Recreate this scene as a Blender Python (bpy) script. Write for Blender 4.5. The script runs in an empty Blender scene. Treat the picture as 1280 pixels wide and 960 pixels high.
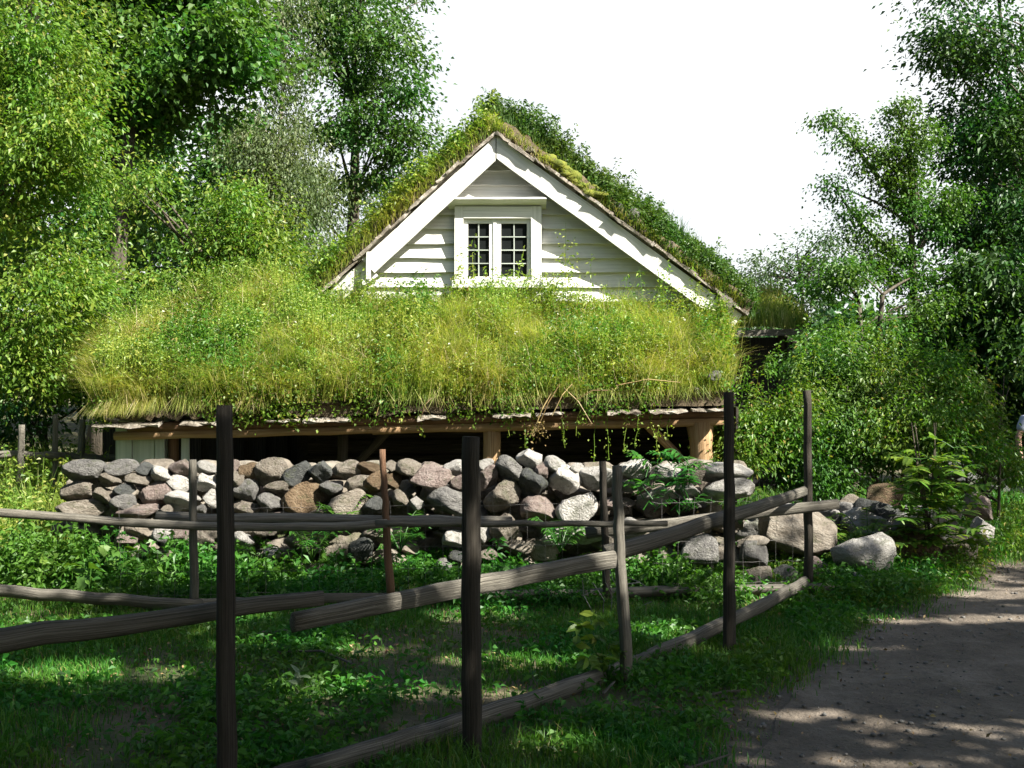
import bpy, bmesh, math, random
import numpy as np
from mathutils import Vector, Matrix, noise

random.seed(7)
R = np.random.default_rng(11)
S = bpy.context.scene
COL = S.collection
rad = math.radians

# ------------------------------------------------------------------ camera
CAMZ, F = 1.7, 1400.0
cam_d = bpy.data.cameras.new('camera')
cam_d.sensor_width = 36.0
cam_d.lens = F / 1280.0 * 36.0
cam_d.clip_start = 0.05
cam_d.clip_end = 600
cam = bpy.data.objects.new('camera', cam_d)
cam.location = (0, 0, CAMZ)
cam.rotation_euler = (rad(90), 0, 0)
COL.objects.link(cam)
S.camera = cam

# ------------------------------------------------------------------ sky and sun
SUN = Vector((0.62, -0.40, 0.68)).normalized()
W = bpy.data.worlds.new('World')
S.world = W
W.use_nodes = True
nt = W.node_tree
nt.nodes.clear()
wo = nt.nodes.new('ShaderNodeOutputWorld')
bg = nt.nodes.new('ShaderNodeBackground')
bg.inputs['Strength'].default_value = 0.05
sky = nt.nodes.new('ShaderNodeTexSky')
sky.sky_type = 'NISHITA'
sky.sun_disc = False
sky.sun_elevation = math.asin(SUN.z)
sky.sun_rotation = math.atan2(SUN.x, SUN.y)
sky.dust_density = 2.0
tc = nt.nodes.new('ShaderNodeTexCoord')
sep = nt.nodes.new('ShaderNodeSeparateXYZ')
nt.links.new(tc.outputs['Generated'], sep.inputs[0])
mr = nt.nodes.new('ShaderNodeMapRange')          # bright thin cloud low in the sky, blue overhead
mr.inputs['From Min'].default_value = 0.33
mr.inputs['From Max'].default_value = 0.48
mr.inputs['To Min'].default_value = 1.0
mr.inputs['To Max'].default_value = 0.0
nt.links.new(sep.outputs['Z'], mr.inputs['Value'])
nz = nt.nodes.new('ShaderNodeTexNoise')
nz.inputs['Scale'].default_value = 3.0
nz.inputs['Detail'].default_value = 5.0
nt.links.new(tc.outputs['Generated'], nz.inputs['Vector'])
cr = nt.nodes.new('ShaderNodeMapRange')
cr.inputs['From Min'].default_value = 0.35
cr.inputs['From Max'].default_value = 0.6
cr.inputs['To Min'].default_value = 0.8
cr.inputs['To Max'].default_value = 1.0
nt.links.new(nz.outputs['Fac'], cr.inputs['Value'])
mu = nt.nodes.new('ShaderNodeMath')
mu.operation = 'MULTIPLY'
my = nt.nodes.new('ShaderNodeMapRange')          # the cloud bank stands in the north, ahead of the camera
my.inputs['From Min'].default_value = 0.45
my.inputs['From Max'].default_value = 0.82
nt.links.new(sep.outputs['Y'], my.inputs['Value'])
m0 = nt.nodes.new('ShaderNodeMath')
m0.operation = 'MULTIPLY'
nt.links.new(mr.outputs[0], m0.inputs[0])
nt.links.new(my.outputs[0], m0.inputs[1])
nt.links.new(m0.outputs[0], mu.inputs[0])
nt.links.new(cr.outputs[0], mu.inputs[1])
mx = nt.nodes.new('ShaderNodeMix')
mx.data_type = 'RGBA'
nt.links.new(mu.outputs[0], mx.inputs['Factor'])
nt.links.new(sky.outputs[0], mx.inputs['A'])
mx.inputs['B'].default_value = (6.6, 6.8, 6.9, 1)
nt.links.new(mx.outputs['Result'], bg.inputs['Color'])
nt.links.new(bg.outputs[0], wo.inputs[0])

sl = bpy.data.lights.new('sun', 'SUN')
sl.energy = 5.0
sl.angle = rad(0.5)
sl.color = (1.0, 0.95, 0.86)
so = bpy.data.objects.new('sun', sl)
so.rotation_euler = SUN.to_track_quat('Z', 'Y').to_euler()
so.location = SUN * 60
COL.objects.link(so)

S.view_settings.view_transform = 'Standard'
S.view_settings.look = 'None'
S.view_settings.gamma = 1.0
S.view_settings.exposure = 1.85
S.render.engine = 'CYCLES'
S.cycles.max_bounces = 5
S.cycles.diffuse_bounces = 2
S.cycles.glossy_bounces = 2
S.cycles.transmission_bounces = 3
S.cycles.transparent_max_bounces = 4
S.cycles.caustics_reflective = False
S.cycles.caustics_refractive = False


def P(px, py, d):
    """a point seen in the photograph, d metres away"""
    return Vector(((px - 640.0) / F * d, d, CAMZ - (py - 480.0) / F * d))


# ------------------------------------------------------------------ materials
def new_mat(name):
    m = bpy.data.materials.new(name)
    m.use_nodes = True
    t = m.node_tree
    t.nodes.clear()
    out = t.nodes.new('ShaderNodeOutputMaterial')
    return m, t, out


def ramp(t, stops, interp='LINEAR'):
    r = t.nodes.new('ShaderNodeValToRGB')
    r.color_ramp.interpolation = interp
    e = r.color_ramp.elements
    while len(e) < len(stops):
        e.new(0.5)
    for i, (p, c) in enumerate(stops):
        e[i].position = p
        e[i].color = (*c, 1)
    return r


def leaf_mat(name, stops, trans=0.35, rough=0.45, spec=0.35):
    m, t, out = new_mat(name)
    g = t.nodes.new('ShaderNodeNewGeometry')
    r = ramp(t, stops)
    t.links.new(g.outputs['Random Per Island'], r.inputs['Fac'])
    # slow drift of hue through the plant: some clumps yellower than others
    n = t.nodes.new('ShaderNodeTexNoise')
    n.inputs['Scale'].default_value = 1.1
    n.inputs['Detail'].default_value = 2
    t.links.new(g.outputs['Position'], n.inputs['Vector'])
    hs = t.nodes.new('ShaderNodeHueSaturation')
    mp = t.nodes.new('ShaderNodeMapRange')
    mp.inputs['From Min'].default_value = 0.35
    mp.inputs['From Max'].default_value = 0.65
    mp.inputs['To Min'].default_value = 0.475
    mp.inputs['To Max'].default_value = 0.52
    t.links.new(n.outputs['Fac'], mp.inputs['Value'])
    t.links.new(mp.outputs[0], hs.inputs['Hue'])
    t.links.new(r.outputs['Color'], hs.inputs['Color'])
    p = t.nodes.new('ShaderNodeBsdfPrincipled')
    p.inputs['Roughness'].default_value = rough
    p.inputs['Specular IOR Level'].default_value = spec
    t.links.new(hs.outputs[0], p.inputs['Base Color'])
    tr = t.nodes.new('ShaderNodeBsdfTranslucent')
    g2 = t.nodes.new('ShaderNodeMix')
    g2.data_type = 'RGBA'
    g2.blend_type = 'MULTIPLY'
    g2.inputs['Factor'].default_value = 1.0
    g2.inputs['B'].default_value = (1.35, 1.5, 0.5, 1)
    t.links.new(hs.outputs[0], g2.inputs['A'])
    t.links.new(g2.outputs['Result'], tr.inputs['Color'])
    mixs = t.nodes.new('ShaderNodeMixShader')
    mixs.inputs[0].default_value = trans
    t.links.new(p.outputs[0], mixs.inputs[1])
    t.links.new(tr.outputs[0], mixs.inputs[2])
    t.links.new(mixs.outputs[0], out.inputs[0])
    return m


def surf_mat(name, stops, scale=4, detail=8, rough=0.85, bump=0.4, bump_scale=25, coord='Object', moss=0.0,
             stretch=None, per_object=0.0, bdist=0.01, spec=0.3, dist=0.0, nrough=0.6):
    m, t, out = new_mat(name)
    L = t.links
    if coord == 'grain':
        a = t.nodes.new('ShaderNodeAttribute')
        a.attribute_name = 'grain'
        src = a.outputs['Vector']
    else:
        c = t.nodes.new('ShaderNodeTexCoord')
        src = c.outputs[coord]
    oi = t.nodes.new('ShaderNodeObjectInfo')
    add = t.nodes.new('ShaderNodeVectorMath')
    add.operation = 'MULTIPLY_ADD'
    add.inputs[1].default_value = stretch or (1, 1, 1)
    L.new(src, add.inputs[0])
    sc = t.nodes.new('ShaderNodeVectorMath')
    sc.operation = 'SCALE'
    sc.inputs[0].default_value = (31, 17, 23)
    L.new(oi.outputs['Random'], sc.inputs['Scale'])
    L.new(sc.outputs[0], add.inputs[2])
    n = t.nodes.new('ShaderNodeTexNoise')
    n.inputs['Scale'].default_value = scale
    n.inputs['Detail'].default_value = detail
    n.inputs['Roughness'].default_value = nrough
    n.inputs['Distortion'].default_value = dist
    L.new(add.outputs[0], n.inputs['Vector'])
    r = ramp(t, stops)
    L.new(n.outputs['Fac'], r.inputs['Fac'])
    col = r.outputs['Color']
    if per_object:
        mp = t.nodes.new('ShaderNodeMapRange')
        mp.inputs['To Min'].default_value = 1 - per_object
        mp.inputs['To Max'].default_value = 1 + per_object
        L.new(oi.outputs['Random'], mp.inputs['Value'])
        h = t.nodes.new('ShaderNodeHueSaturation')
        L.new(mp.outputs[0], h.inputs['Value'])
        L.new(col, h.inputs['Color'])
        col = h.outputs[0]
    if moss:
        n3 = t.nodes.new('ShaderNodeTexNoise')
        n3.inputs['Scale'].default_value = 1.7
        n3.inputs['Detail'].default_value = 9
        n3.inputs['Roughness'].default_value = .7
        L.new(add.outputs[0], n3.inputs['Vector'])
        m3 = t.nodes.new('ShaderNodeMapRange')
        m3.inputs['From Min'].default_value = .54
        m3.inputs['From Max'].default_value = .62
        m3.inputs['To Max'].default_value = moss
        L.new(n3.outputs['Fac'], m3.inputs['Value'])
        x3 = t.nodes.new('ShaderNodeMix')
        x3.data_type = 'RGBA'
        L.new(m3.outputs[0], x3.inputs['Factor'])
        L.new(col, x3.inputs['A'])
        x3.inputs['B'].default_value = (.055, .065, .025, 1)
        col = x3.outputs['Result']
    p = t.nodes.new('ShaderNodeBsdfPrincipled')
    p.inputs['Roughness'].default_value = rough
    p.inputs['Specular IOR Level'].default_value = spec
    L.new(col, p.inputs['Base Color'])
    n2 = t.nodes.new('ShaderNodeTexNoise')
    n2.inputs['Scale'].default_value = bump_scale
    n2.inputs['Detail'].default_value = 6
    n2.inputs['Roughness'].default_value = 0.65
    L.new(add.outputs[0], n2.inputs['Vector'])
    b = t.nodes.new('ShaderNodeBump')
    b.inputs['Strength'].default_value = bump
    b.inputs['Distance'].default_value = bdist
    L.new(n2.outputs['Fac'], b.inputs['Height'])
    L.new(b.outputs[0], p.inputs['Normal'])
    L.new(p.outputs[0], out.inputs[0])
    return m


G = lambda a, b, c: [(0.0, a), (0.5, b), (1.0, c)]
M = {}
M['leaf_bright'] = leaf_mat('leaf_bright', [(0, (.055, .12, .016)), (.5, (.11, .205, .025)), (.9, (.17, .25, .035)), (1, (.26, .25, .06))], .42)
M['leaf_mid'] = leaf_mat('leaf_mid', G((.03, .085, .014), (.055, .14, .02), (.09, .18, .03)), .35)
M['leaf_dark'] = leaf_mat('leaf_dark', G((.018, .06, .012), (.03, .09, .018), (.05, .12, .022)), .3)
M['leaf_oak'] = leaf_mat('leaf_oak', G((.028, .08, .016), (.05, .12, .022), (.08, .16, .03)), .35)
M['leaf_birch'] = leaf_mat('leaf_birch', G((.06, .095, .035), (.10, .14, .055), (.15, .19, .085)), .35)
M['leaf_grey'] = leaf_mat('leaf_grey', G((.045, .085, .04), (.07, .12, .055), (.10, .155, .075)), .35)
M['leaf_shrub'] = leaf_mat('leaf_shrub', [(0, (.05, .12, .015)), (.6, (.09, .19, .02)), (.92, (.14, .22, .03)), (1, (.24, .18, .05))], .4)
M['weed'] = leaf_mat('weed', G((.025, .10, .012), (.045, .155, .018), (.08, .20, .03)), .4)
M['grass_green'] = leaf_mat('grass_green', [(0, (.035, .12, .015)), (.7, (.06, .18, .02)), (.95, (.11, .21, .03)), (1, (.25, .2, .08))], .35)
M['grass_turf'] = leaf_mat('grass_turf', [(0, (.13, .185, .033)), (.45, (.24, .295, .05)), (.75, (.35, .35, .09)), (.9, (.44, .39, .17)), (1, (.55, .47, .28))], .45)
M['turf_weed'] = leaf_mat('turf_weed', [(0, (.09, .18, .025)), (.6, (.19, .28, .04)), (1, (.33, .37, .08))], .4)
M['turf_dark'] = leaf_mat('turf_dark', [(0, (.04, .095, .018)), (.6, (.065, .13, .025)), (1, (.12, .17, .04))], .35)
M['meadow'] = leaf_mat('meadow', [(0, (.10, .18, .025)), (.6, (.18, .26, .04)), (1, (.32, .32, .09))], .4)
M['white_petal'] = leaf_mat('white_petal', G((.6, .6, .55), (.7, .7, .65), (.8, .8, .78)), .2)
M['dead_grass'] = leaf_mat('dead_grass', G((.32, .27, .13), (.42, .36, .2), (.52, .46, .3)), .2)
M['dead_leaf'] = leaf_mat('dead_leaf', [(0, (.10, .06, .03)), (.6, (.2, .13, .06)), (1, (.4, .3, .14))], .15)
M['moss'] = surf_mat('moss', [(.3, (.06, .09, .012)), (.6, (.17, .18, .025)), (.8, (.24, .21, .05))], 9, bump=.9, bump_scale=60, bdist=.02)
M['soil'] = surf_mat('soil', [(.3, (.035, .026, .016)), (.55, (.08, .06, .035)), (.75, (.16, .12, .07))], 7, bump=.9, bump_scale=30, bdist=.03)
M['bark'] = surf_mat('bark', [(.3, (.035, .03, .022)), (.6, (.09, .075, .055)), (.8, (.15, .14, .11))], 8, bump=.9, stretch=(1, 1, .25), bdist=.02)
M['birch_bark'] = surf_mat('birch_bark', [(.3, (.10, .08, .06)), (.5, (.24, .21, .17)), (.75, (.46, .43, .38))], 9, bump=.9, bump_scale=30, bdist=.02)
M['grey_wood'] = surf_mat('grey_wood', [(.3, (.035, .032, .025)), (.48, (.12, .11, .088)), (.66, (.26, .24, .20))], 5, coord='grain',
                          stretch=(.5, 2.4, 2.4), bump=1.0, bump_scale=9, bdist=.012, rough=.8, per_object=.15)
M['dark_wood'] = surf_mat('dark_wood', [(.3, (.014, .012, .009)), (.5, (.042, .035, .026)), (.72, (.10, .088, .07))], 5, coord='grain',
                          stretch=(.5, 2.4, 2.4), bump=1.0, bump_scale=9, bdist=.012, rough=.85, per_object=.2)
M['red_wood'] = surf_mat('red_wood', [(.28, (.07, .035, .02)), (.5, (.17, .09, .05)), (.75, (.27, .18, .11))], 5, coord='grain',
                         stretch=(.5, 2.4, 2.4), bump=1.0, bump_scale=9, bdist=.012, rough=.8)
M['tan_wood'] = surf_mat('tan_wood', [(.28, (.16, .09, .04)), (.5, (.32, .20, .10)), (.75, (.45, .33, .19))], 4, coord='grain',
                         stretch=(.5, 2.4, 2.4), bump=.8, bump_scale=9, bdist=.01, rough=.75)
M['white_paint'] = surf_mat('white_paint', [(.25, (.42, .42, .38)), (.42, (.62, .62, .575)), (.7, (.75, .75, .71))], 2.5, coord='grain',
                            stretch=(.5, 2.5, 2.5), bump=.35, bump_scale=14, bdist=.004, rough=.6, per_object=.04)
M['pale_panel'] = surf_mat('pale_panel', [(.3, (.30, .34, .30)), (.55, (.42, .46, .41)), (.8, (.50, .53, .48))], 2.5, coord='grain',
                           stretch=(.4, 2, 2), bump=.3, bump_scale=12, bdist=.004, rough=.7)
M['wire'] = surf_mat('wire', [(.3, (.10, .095, .09)), (.7, (.22, .21, .2))], 30, rough=.45, bump=.1)
M['black_board'] = surf_mat('black_board', [(.3, (.012, .011, .01)), (.7, (.035, .032, .03))], 4, coord='grain', stretch=(.4, 3, 3), bump=.6, bdist=.006)


def glass_mat():
    m, t, out = new_mat('dark_glass')
    p = t.nodes.new('ShaderNodeBsdfPrincipled')
    p.inputs['Base Color'].default_value = (.012, .014, .014, 1)
    p.inputs['Roughness'].default_value = .12
    p.inputs['Specular IOR Level'].default_value = .08
    t.links.new(p.outputs[0], out.inputs[0])
    return m


M['glass'] = glass_mat()
STONE = []
for nm, st in (('stone_grey', [(.25, (.11, .105, .10)), (.45, (.23, .22, .205)), (.62, (.33, .32, .295)), (.8, (.44, .43, .40))]),
               ('stone_tan', [(.25, (.13, .11, .085)), (.45, (.28, .24, .19)), (.62, (.38, .34, .28)), (.8, (.47, .44, .38))]),
               ('stone_pink', [(.25, (.15, .11, .095)), (.45, (.31, .24, .21)), (.62, (.42, .35, .31)), (.8, (.52, .46, .42))]),
               ('stone_brown', [(.25, (.07, .05, .03)), (.45, (.17, .115, .065)), (.62, (.25, .18, .11)), (.8, (.32, .27, .2))]),
               ('stone_dark', [(.25, (.045, .05, .05)), (.45, (.10, .105, .10)), (.62, (.16, .165, .155)), (.8, (.27, .27, .25))]),
               ('stone_pale', [(.25, (.27, .25, .22)), (.45, (.46, .44, .40)), (.62, (.56, .54, .50)), (.8, (.64, .62, .58))])):
    k_ = .82 if nm == 'stone_pale' else .62
    st = [(p_, tuple(c_ * k_ for c_ in q_)) for p_, q_ in st]
    STONE.append(surf_mat(nm, st, 3.2, detail=10, rough=.88, bump=.95, bump_scale=9, bdist=.055, per_object=.18, spec=.25, nrough=.7, coord='Object', moss=.5))


# ------------------------------------------------------------------ object helpers
def tag(o, label=None, cat=None, group=None, kind=None):
    if label:
        o['label'] = label
    if cat:
        o['category'] = cat
    if group:
        o['group'] = group
    if kind:
        o['kind'] = kind
    return o


def empty(name, loc=(0, 0, 0), rz=0.0):
    o = bpy.data.objects.new(name, None)
    o.location = loc
    o.rotation_euler = (0, 0, rz)
    o.empty_display_size = .2
    COL.objects.link(o)
    return o


def link(name, me, mat, parent=None):
    o = bpy.data.objects.new(name, me)
    if mat is not None and not me.materials:
        me.materials.append(mat)
    COL.objects.link(o)
    if parent is not None:
        o.parent = parent
        o.matrix_parent_inverse = Matrix.Translation(parent.location).inverted() if parent.rotation_euler.z == 0 else parent_matrix(parent).inverted()
    return o


def parent_matrix(p):
    return Matrix.Translation(p.location) @ Matrix.Rotation(p.rotation_euler.z, 4, 'Z')


def fast(name, V, Q, mat, parent=None, smooth=False, grain=None):
    """numpy mesh of quads -> one object"""
    me = bpy.data.meshes.new(name)
    V = np.asarray(V, dtype=np.float32)
    Q = np.asarray(Q, dtype=np.int32)
    me.vertices.add(len(V))
    me.vertices.foreach_set('co', V.ravel())
    me.loops.add(Q.size)
    me.loops.foreach_set('vertex_index', Q.ravel())
    me.polygons.add(len(Q))
    me.polygons.foreach_set('loop_start', np.arange(0, Q.size, Q.shape[1], dtype=np.int32))
    me.polygons.foreach_set('loop_total', np.full(len(Q), Q.shape[1], dtype=np.int32))
    me.update(calc_edges=True)
    me.polygons.foreach_set('use_smooth', np.full(len(Q), bool(smooth)))
    if grain is not None:
        a = me.attributes.new('grain', 'FLOAT_VECTOR', 'POINT')
        a.data.foreach_set('vector', np.asarray(grain, dtype=np.float32).ravel())
    return link(name, me, mat, parent)


class MB:
    """collects boards, tubes and leaves, then links them as ONE mesh"""

    def __init__(s):
        s.v, s.q, s.g, s.n = [], [], [], 0

    def add(s, V, Q, g=None):
        V = np.asarray(V, dtype=np.float64).reshape(-1, 3)
        Q = np.asarray(Q, dtype=np.int64).reshape(-1, 4)
        s.v.append(V)
        s.q.append(Q + s.n)
        s.g.append(np.zeros_like(V) if g is None else np.asarray(g, dtype=np.float64))
        s.n += len(V)
        return s

    def tube(s, pts, rads, seg=8, rough=0.0, flat=1.0, seed=None, cap=True, grain_off=0.0, roll=0.0):
        pts = [Vector(p) for p in pts]
        n = len(pts)
        if isinstance(rads, (int, float)):
            rads = [rads] * n
        rg = random.Random(seed if seed is not None else random.random())
        prof = [1 + rg.uniform(-rough, rough) for _ in range(seg)]
        V, gr = [], []
        acc = grain_off
        up0 = Vector((0, 0, 1))
        d0 = (pts[-1] - pts[0]).normalized()
        if abs(d0.z) > .9:
            up0 = Vector((0, 1, 0))
        for i, p in enumerate(pts):
            if i:
                acc += (p - pts[i - 1]).length
            d = (pts[min(i + 1, n - 1)] - pts[max(i - 1, 0)]).normalized()
            a = d.cross(up0).normalized()
            b = a.cross(d).normalized()
            for k in range(seg):
                th = 2 * math.pi * k / seg + roll
                rr = rads[i] * prof[k] * (1 + rg.uniform(-rough, rough) * .28)
                V.append(p + a * math.cos(th) * rr * flat + b * math.sin(th) * rr)
                gr.append((acc, math.cos(th), math.sin(th)))
        Q = []
        for i in range(n - 1):
            for k in range(seg):
                k2 = (k + 1) % seg
                Q.append((i * seg + k, i * seg + k2, (i + 1) * seg + k2, (i + 1) * seg + k))
        if cap:
            for i, rev in ((0, True), (n - 1, False)):
                c = len(V)
                V.append(pts[i].copy())
                gr.append((gr[i * seg][0], 0, 0))
                for k in range(0, seg, 2):
                    a_, b_, c_ = i * seg + k, i * seg + (k + 1) % seg, i * seg + (k + 2) % seg
                    Q.append((c, c_, b_, a_) if rev else (c, a_, b_, c_))
        return s.add([tuple(v) for v in V], Q, gr)

    def box(s, c, size, rot=None, jit=0.0, nx=1):
        """box centred at c; long axis X is the grain; rot: Matrix 3x3"""
        hx, hy, hz = size[0] / 2, size[1] / 2, size[2] / 2
        V, gr = [], []
        rot = rot or Matrix.Identity(3)
        off = random.random() * 20
        for i in range(nx + 1):
            x = -hx + 2 * hx * i / nx
            for (y, z) in ((-hy, -hz), (hy, -hz), (hy, hz), (-hy, hz)):
                p = Vector((x, y + random.uniform(-jit, jit), z + random.uniform(-jit, jit)))
                V.append(tuple(rot @ p + Vector(c)))
                gr.append((x + off, y * 8 + off, z * 8))
        Q = [(0, 3, 2, 1), (nx * 4, nx * 4 + 1, nx * 4 + 2, nx * 4 + 3)]
        for i in range(nx):
            a = i * 4
            for k in range(4):
                k2 = (k + 1) % 4
                Q.append((a + k, a + k2, a + 4 + k2, a + 4 + k))
        return s.add(V, Q, gr)

    def board(s, a, b, width, thick, up=(0, 0, 1), nx=6, jit=0.003):
        """board from a to b; width along 'up' made perpendicular"""
        a, b = Vector(a), Vector(b)
        x = (b - a).normalized()
        u = Vector(up)
        y = u.cross(x).normalized()
        z = x.cross(y).normalized()
        rot = Matrix((x, y, z)).transposed()
        return s.box((a + b) / 2, ((b - a).length, thick, width), rot, jit, nx)

    def build(s, name, mat, parent=None, smooth=False):
        return fast(name, np.concatenate(s.v), np.concatenate(s.q), mat, parent, smooth, np.concatenate(s.g))


def unit(a):
    return a / np.maximum(np.linalg.norm(a, axis=1, keepdims=True), 1e-6)


def leaf_arrays(C, size, rng, up=0.8, tdir=None, aspect=.55, droop=.25, hi=False, var=.35):
    """C (n,3) leaf bases -> vertices and quads of folded leaves"""
    n = len(C)
    N = unit(rng.normal(size=(n, 3)) * (1 - up * .6) + np.array([0, 0, 1.0]) * up)
    T = rng.normal(size=(n, 3)) if tdir is None else tdir + rng.normal(size=(n, 3)) * .45
    T = unit(T - N * (T * N).sum(1, keepdims=True))
    B = np.cross(N, T)
    L = (size * (1 + rng.uniform(-var, var, size=n)))[:, None]
    Wd = L * aspect
    D = np.array([0, 0, -1.0])
    if not hi:
        v0 = C
        v1 = C + T * L * .45 + B * Wd * .5 + N * Wd * .12
        v2 = C + T * L + D * L * droop
        v3 = C + T * L * .45 - B * Wd * .5 + N * Wd * .12
        V = np.stack([v0, v1, v2, v3], 1).reshape(-1, 3)
        Q = np.arange(4 * n).reshape(n, 4)
        return V, Q
    rows = [(0.0, .04, 0), (.3, .5, .04), (.68, .38, .35), (1.0, .03, 1)]
    vs = []
    for f, w, dd in rows:
        c = C + T * L * f + D * L * droop * dd
        vs.append(c - B * Wd * w + N * Wd * w * .25)
        vs.append(c)
        vs.append(c + B * Wd * w + N * Wd * w * .25)
    V = np.stack(vs, 1).reshape(-1, 3)
    base = (np.arange(n) * 12)[:, None]
    qs = []
    for r in range(3):
        a = r * 3
        qs.append(base + np.array([a, a + 1, a + 4, a + 3]))
        qs.append(base + np.array([a + 1, a + 2, a + 5, a + 4]))
    return V, np.stack(qs, 1).reshape(-1, 4)


def blade_arrays(C, h, w, rng, lean=None, leanamp=.5, curl=.35):
    """grass blades: ribbons of two quads standing at C"""
    n = len(C)
    h = np.broadcast_to(np.asarray(h, dtype=float), (n,))[:, None] * (1 + rng.uniform(-.4, .35, size=(n, 1)))
    a = rng.uniform(0, 2 * np.pi, n)
    Ld = np.stack([np.cos(a), np.sin(a), np.zeros(n)], 1) * rng.uniform(0.1, 1, size=(n, 1)) * leanamp
    if lean is not None:
        Ld = Ld + lean
    b = rng.uniform(0, 2 * np.pi, n)
    Wd = np.stack([np.cos(b), np.sin(b), np.zeros(n)], 1) * w * .5
    U = np.array([0, 0, 1.0])
    p1 = C + U * h * .55 + Ld * h * .25
    p2 = C + U * h * (1 - curl * np.linalg.norm(Ld, axis=1, keepdims=True)) + Ld * h * .95
    V = np.stack([C - Wd, C + Wd, p1 - Wd * .8, p1 + Wd * .8, p2 - Wd * .1, p2 + Wd * .1], 1).reshape(-1, 3)
    base = (np.arange(n) * 6)[:, None]
    Q = np.stack([base + np.array([0, 1, 3, 2]), base + np.array([2, 3, 5, 4])], 1).reshape(-1, 4)
    return V, Q


def vnoise(x, y, s, seed=0):
    """cheap smooth value noise for arrays, 0..1"""
    x = np.asarray(x) / s + seed * 17.3
    y = np.asarray(y) / s + seed * 9.1
    xi, yi = np.floor(x), np.floor(y)
    fx, fy = x - xi, y - yi
    fx = fx * fx * (3 - 2 * fx)
    fy = fy * fy * (3 - 2 * fy)

    def h(a, b):
        v = np.sin(a * 127.1 + b * 311.7 + seed * 3.3) * 43758.5453
        return v - np.floor(v)
    return (h(xi, yi) * (1 - fx) + h(xi + 1, yi) * fx) * (1 - fy) + (h(xi, yi + 1) * (1 - fx) + h(xi + 1, yi + 1) * fx) * fy


# ------------------------------------------------------------------ ground
PE = np.array([(-6, -5.0), (0, -1.2), (3, .0), (4, .45), (4.96, .95), (5.95, 1.4), (7.4, 2.15), (8.5, 3.05), (9.4, 3.8), (10.5, 4.6),
               (11.6, 6.0), (14, 9.6), (20, 17.0), (40, 38.0)])


def path_left(y):
    return np.interp(y, PE[:, 0], PE[:, 1])


def gz(x, y):
    x = np.asarray(x, dtype=float)
    y = np.asarray(y, dtype=float)
    z = .10 * (vnoise(x, y, 2.3, 1) - .5) + .04 * (vnoise(x, y, .7, 2) - .5)
    d = x - path_left(y)
    w = np.clip((d + .3) / .6, 0, 1) * np.clip((4.2 - d) / .6, 0, 1)       # flattened along the path
    z = z * (1 - .8 * w) - .03 * w
    z = z - .06 * np.clip(1 - abs(y - 8.4) / 1.2, 0, 1) * np.clip((1.5 - x) / 1.5, 0, 1)
    z = z + .35 * np.clip((y - 24) / 40, 0, 1) * 4
    return z


def gzf(x, y):
    return float(gz(x, y))


def grid_sheet(name, xs, ys, zf, mat, parent=None, smooth=True):
    X, Y = np.meshgrid(xs, ys)
    Z = zf(X, Y)
    V = np.stack([X, Y, Z], -1).reshape(-1, 3)
    nx, ny = len(xs), len(ys)
    i = np.arange(nx * ny).reshape(ny, nx)
    Q = np.stack([i[:-1, :-1], i[:-1, 1:], i[1:, 1:], i[1:, :-1]], -1).reshape(-1, 4)
    return fast(name, V, Q, mat, parent, smooth)


M['ground'] = surf_mat('ground', [(.3, (.035, .045, .018)), (.45, (.06, .075, .025)), (.55, (.10, .085, .05)), (.75, (.19, .155, .10))], 1.6,
                       detail=12, bump=1.0, bump_scale=18, bdist=.04, nrough=.7)
M['path'] = surf_mat('path', [(.3, (.065, .052, .04)), (.5, (.145, .12, .093)), (.7, (.26, .22, .18))], 1.6, detail=15, bump=1.0,
                     bump_scale=22, bdist=.035, nrough=.8)
_t = M['ground'].node_tree
_p = [n_ for n_ in _t.nodes if n_.type == 'BSDF_PRINCIPLED'][0]
_src = _p.inputs['Base Color'].links[0].from_socket
_a = _t.nodes.new('ShaderNodeAttribute')
_a.attribute_name = 'dirt'
_n = _t.nodes.new('ShaderNodeTexNoise')
_n.inputs['Scale'].default_value = 5
_n.inputs['Detail'].default_value = 10
_r = ramp(_t, [(.3, (.065, .052, .04)), (.5, (.145, .12, .093)), (.7, (.26, .22, .18))])
_t.links.new(_n.outputs['Fac'], _r.inputs['Fac'])
_m = _t.nodes.new('ShaderNodeMix')
_m.data_type = 'RGBA'
_t.links.new(_a.outputs['Fac'], _m.inputs['Factor'])
_t.links.new(_src, _m.inputs['A'])
_t.links.new(_r.outputs['Color'], _m.inputs['B'])
_t.links.new(_m.outputs['Result'], _p.inputs['Base Color'])
xs = np.concatenate([np.linspace(-150, -12, 24), np.linspace(-11.8, 13, 250), np.linspace(13.5, 150, 24)])
ys = np.concatenate([np.linspace(-60, -1, 20), np.linspace(-.8, 22, 230), np.linspace(23, 260, 40)])
o = grid_sheet('ground', xs, ys, gz, M['ground'])
co_ = np.empty(len(o.data.vertices) * 3, dtype=np.float32)
o.data.vertices.foreach_get('co', co_)
co_ = co_.reshape(-1, 3)
dd = co_[:, 0] - path_left(co_[:, 1])
wr = np.clip(1 - np.maximum(-dd, dd - 3.3) / .55, 0, 1) + .0
at = o.data.attributes.new('dirt', 'FLOAT', 'POINT')
at.data.foreach_set('value', wr.astype(np.float32))
o['kind'] = 'structure'
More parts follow.
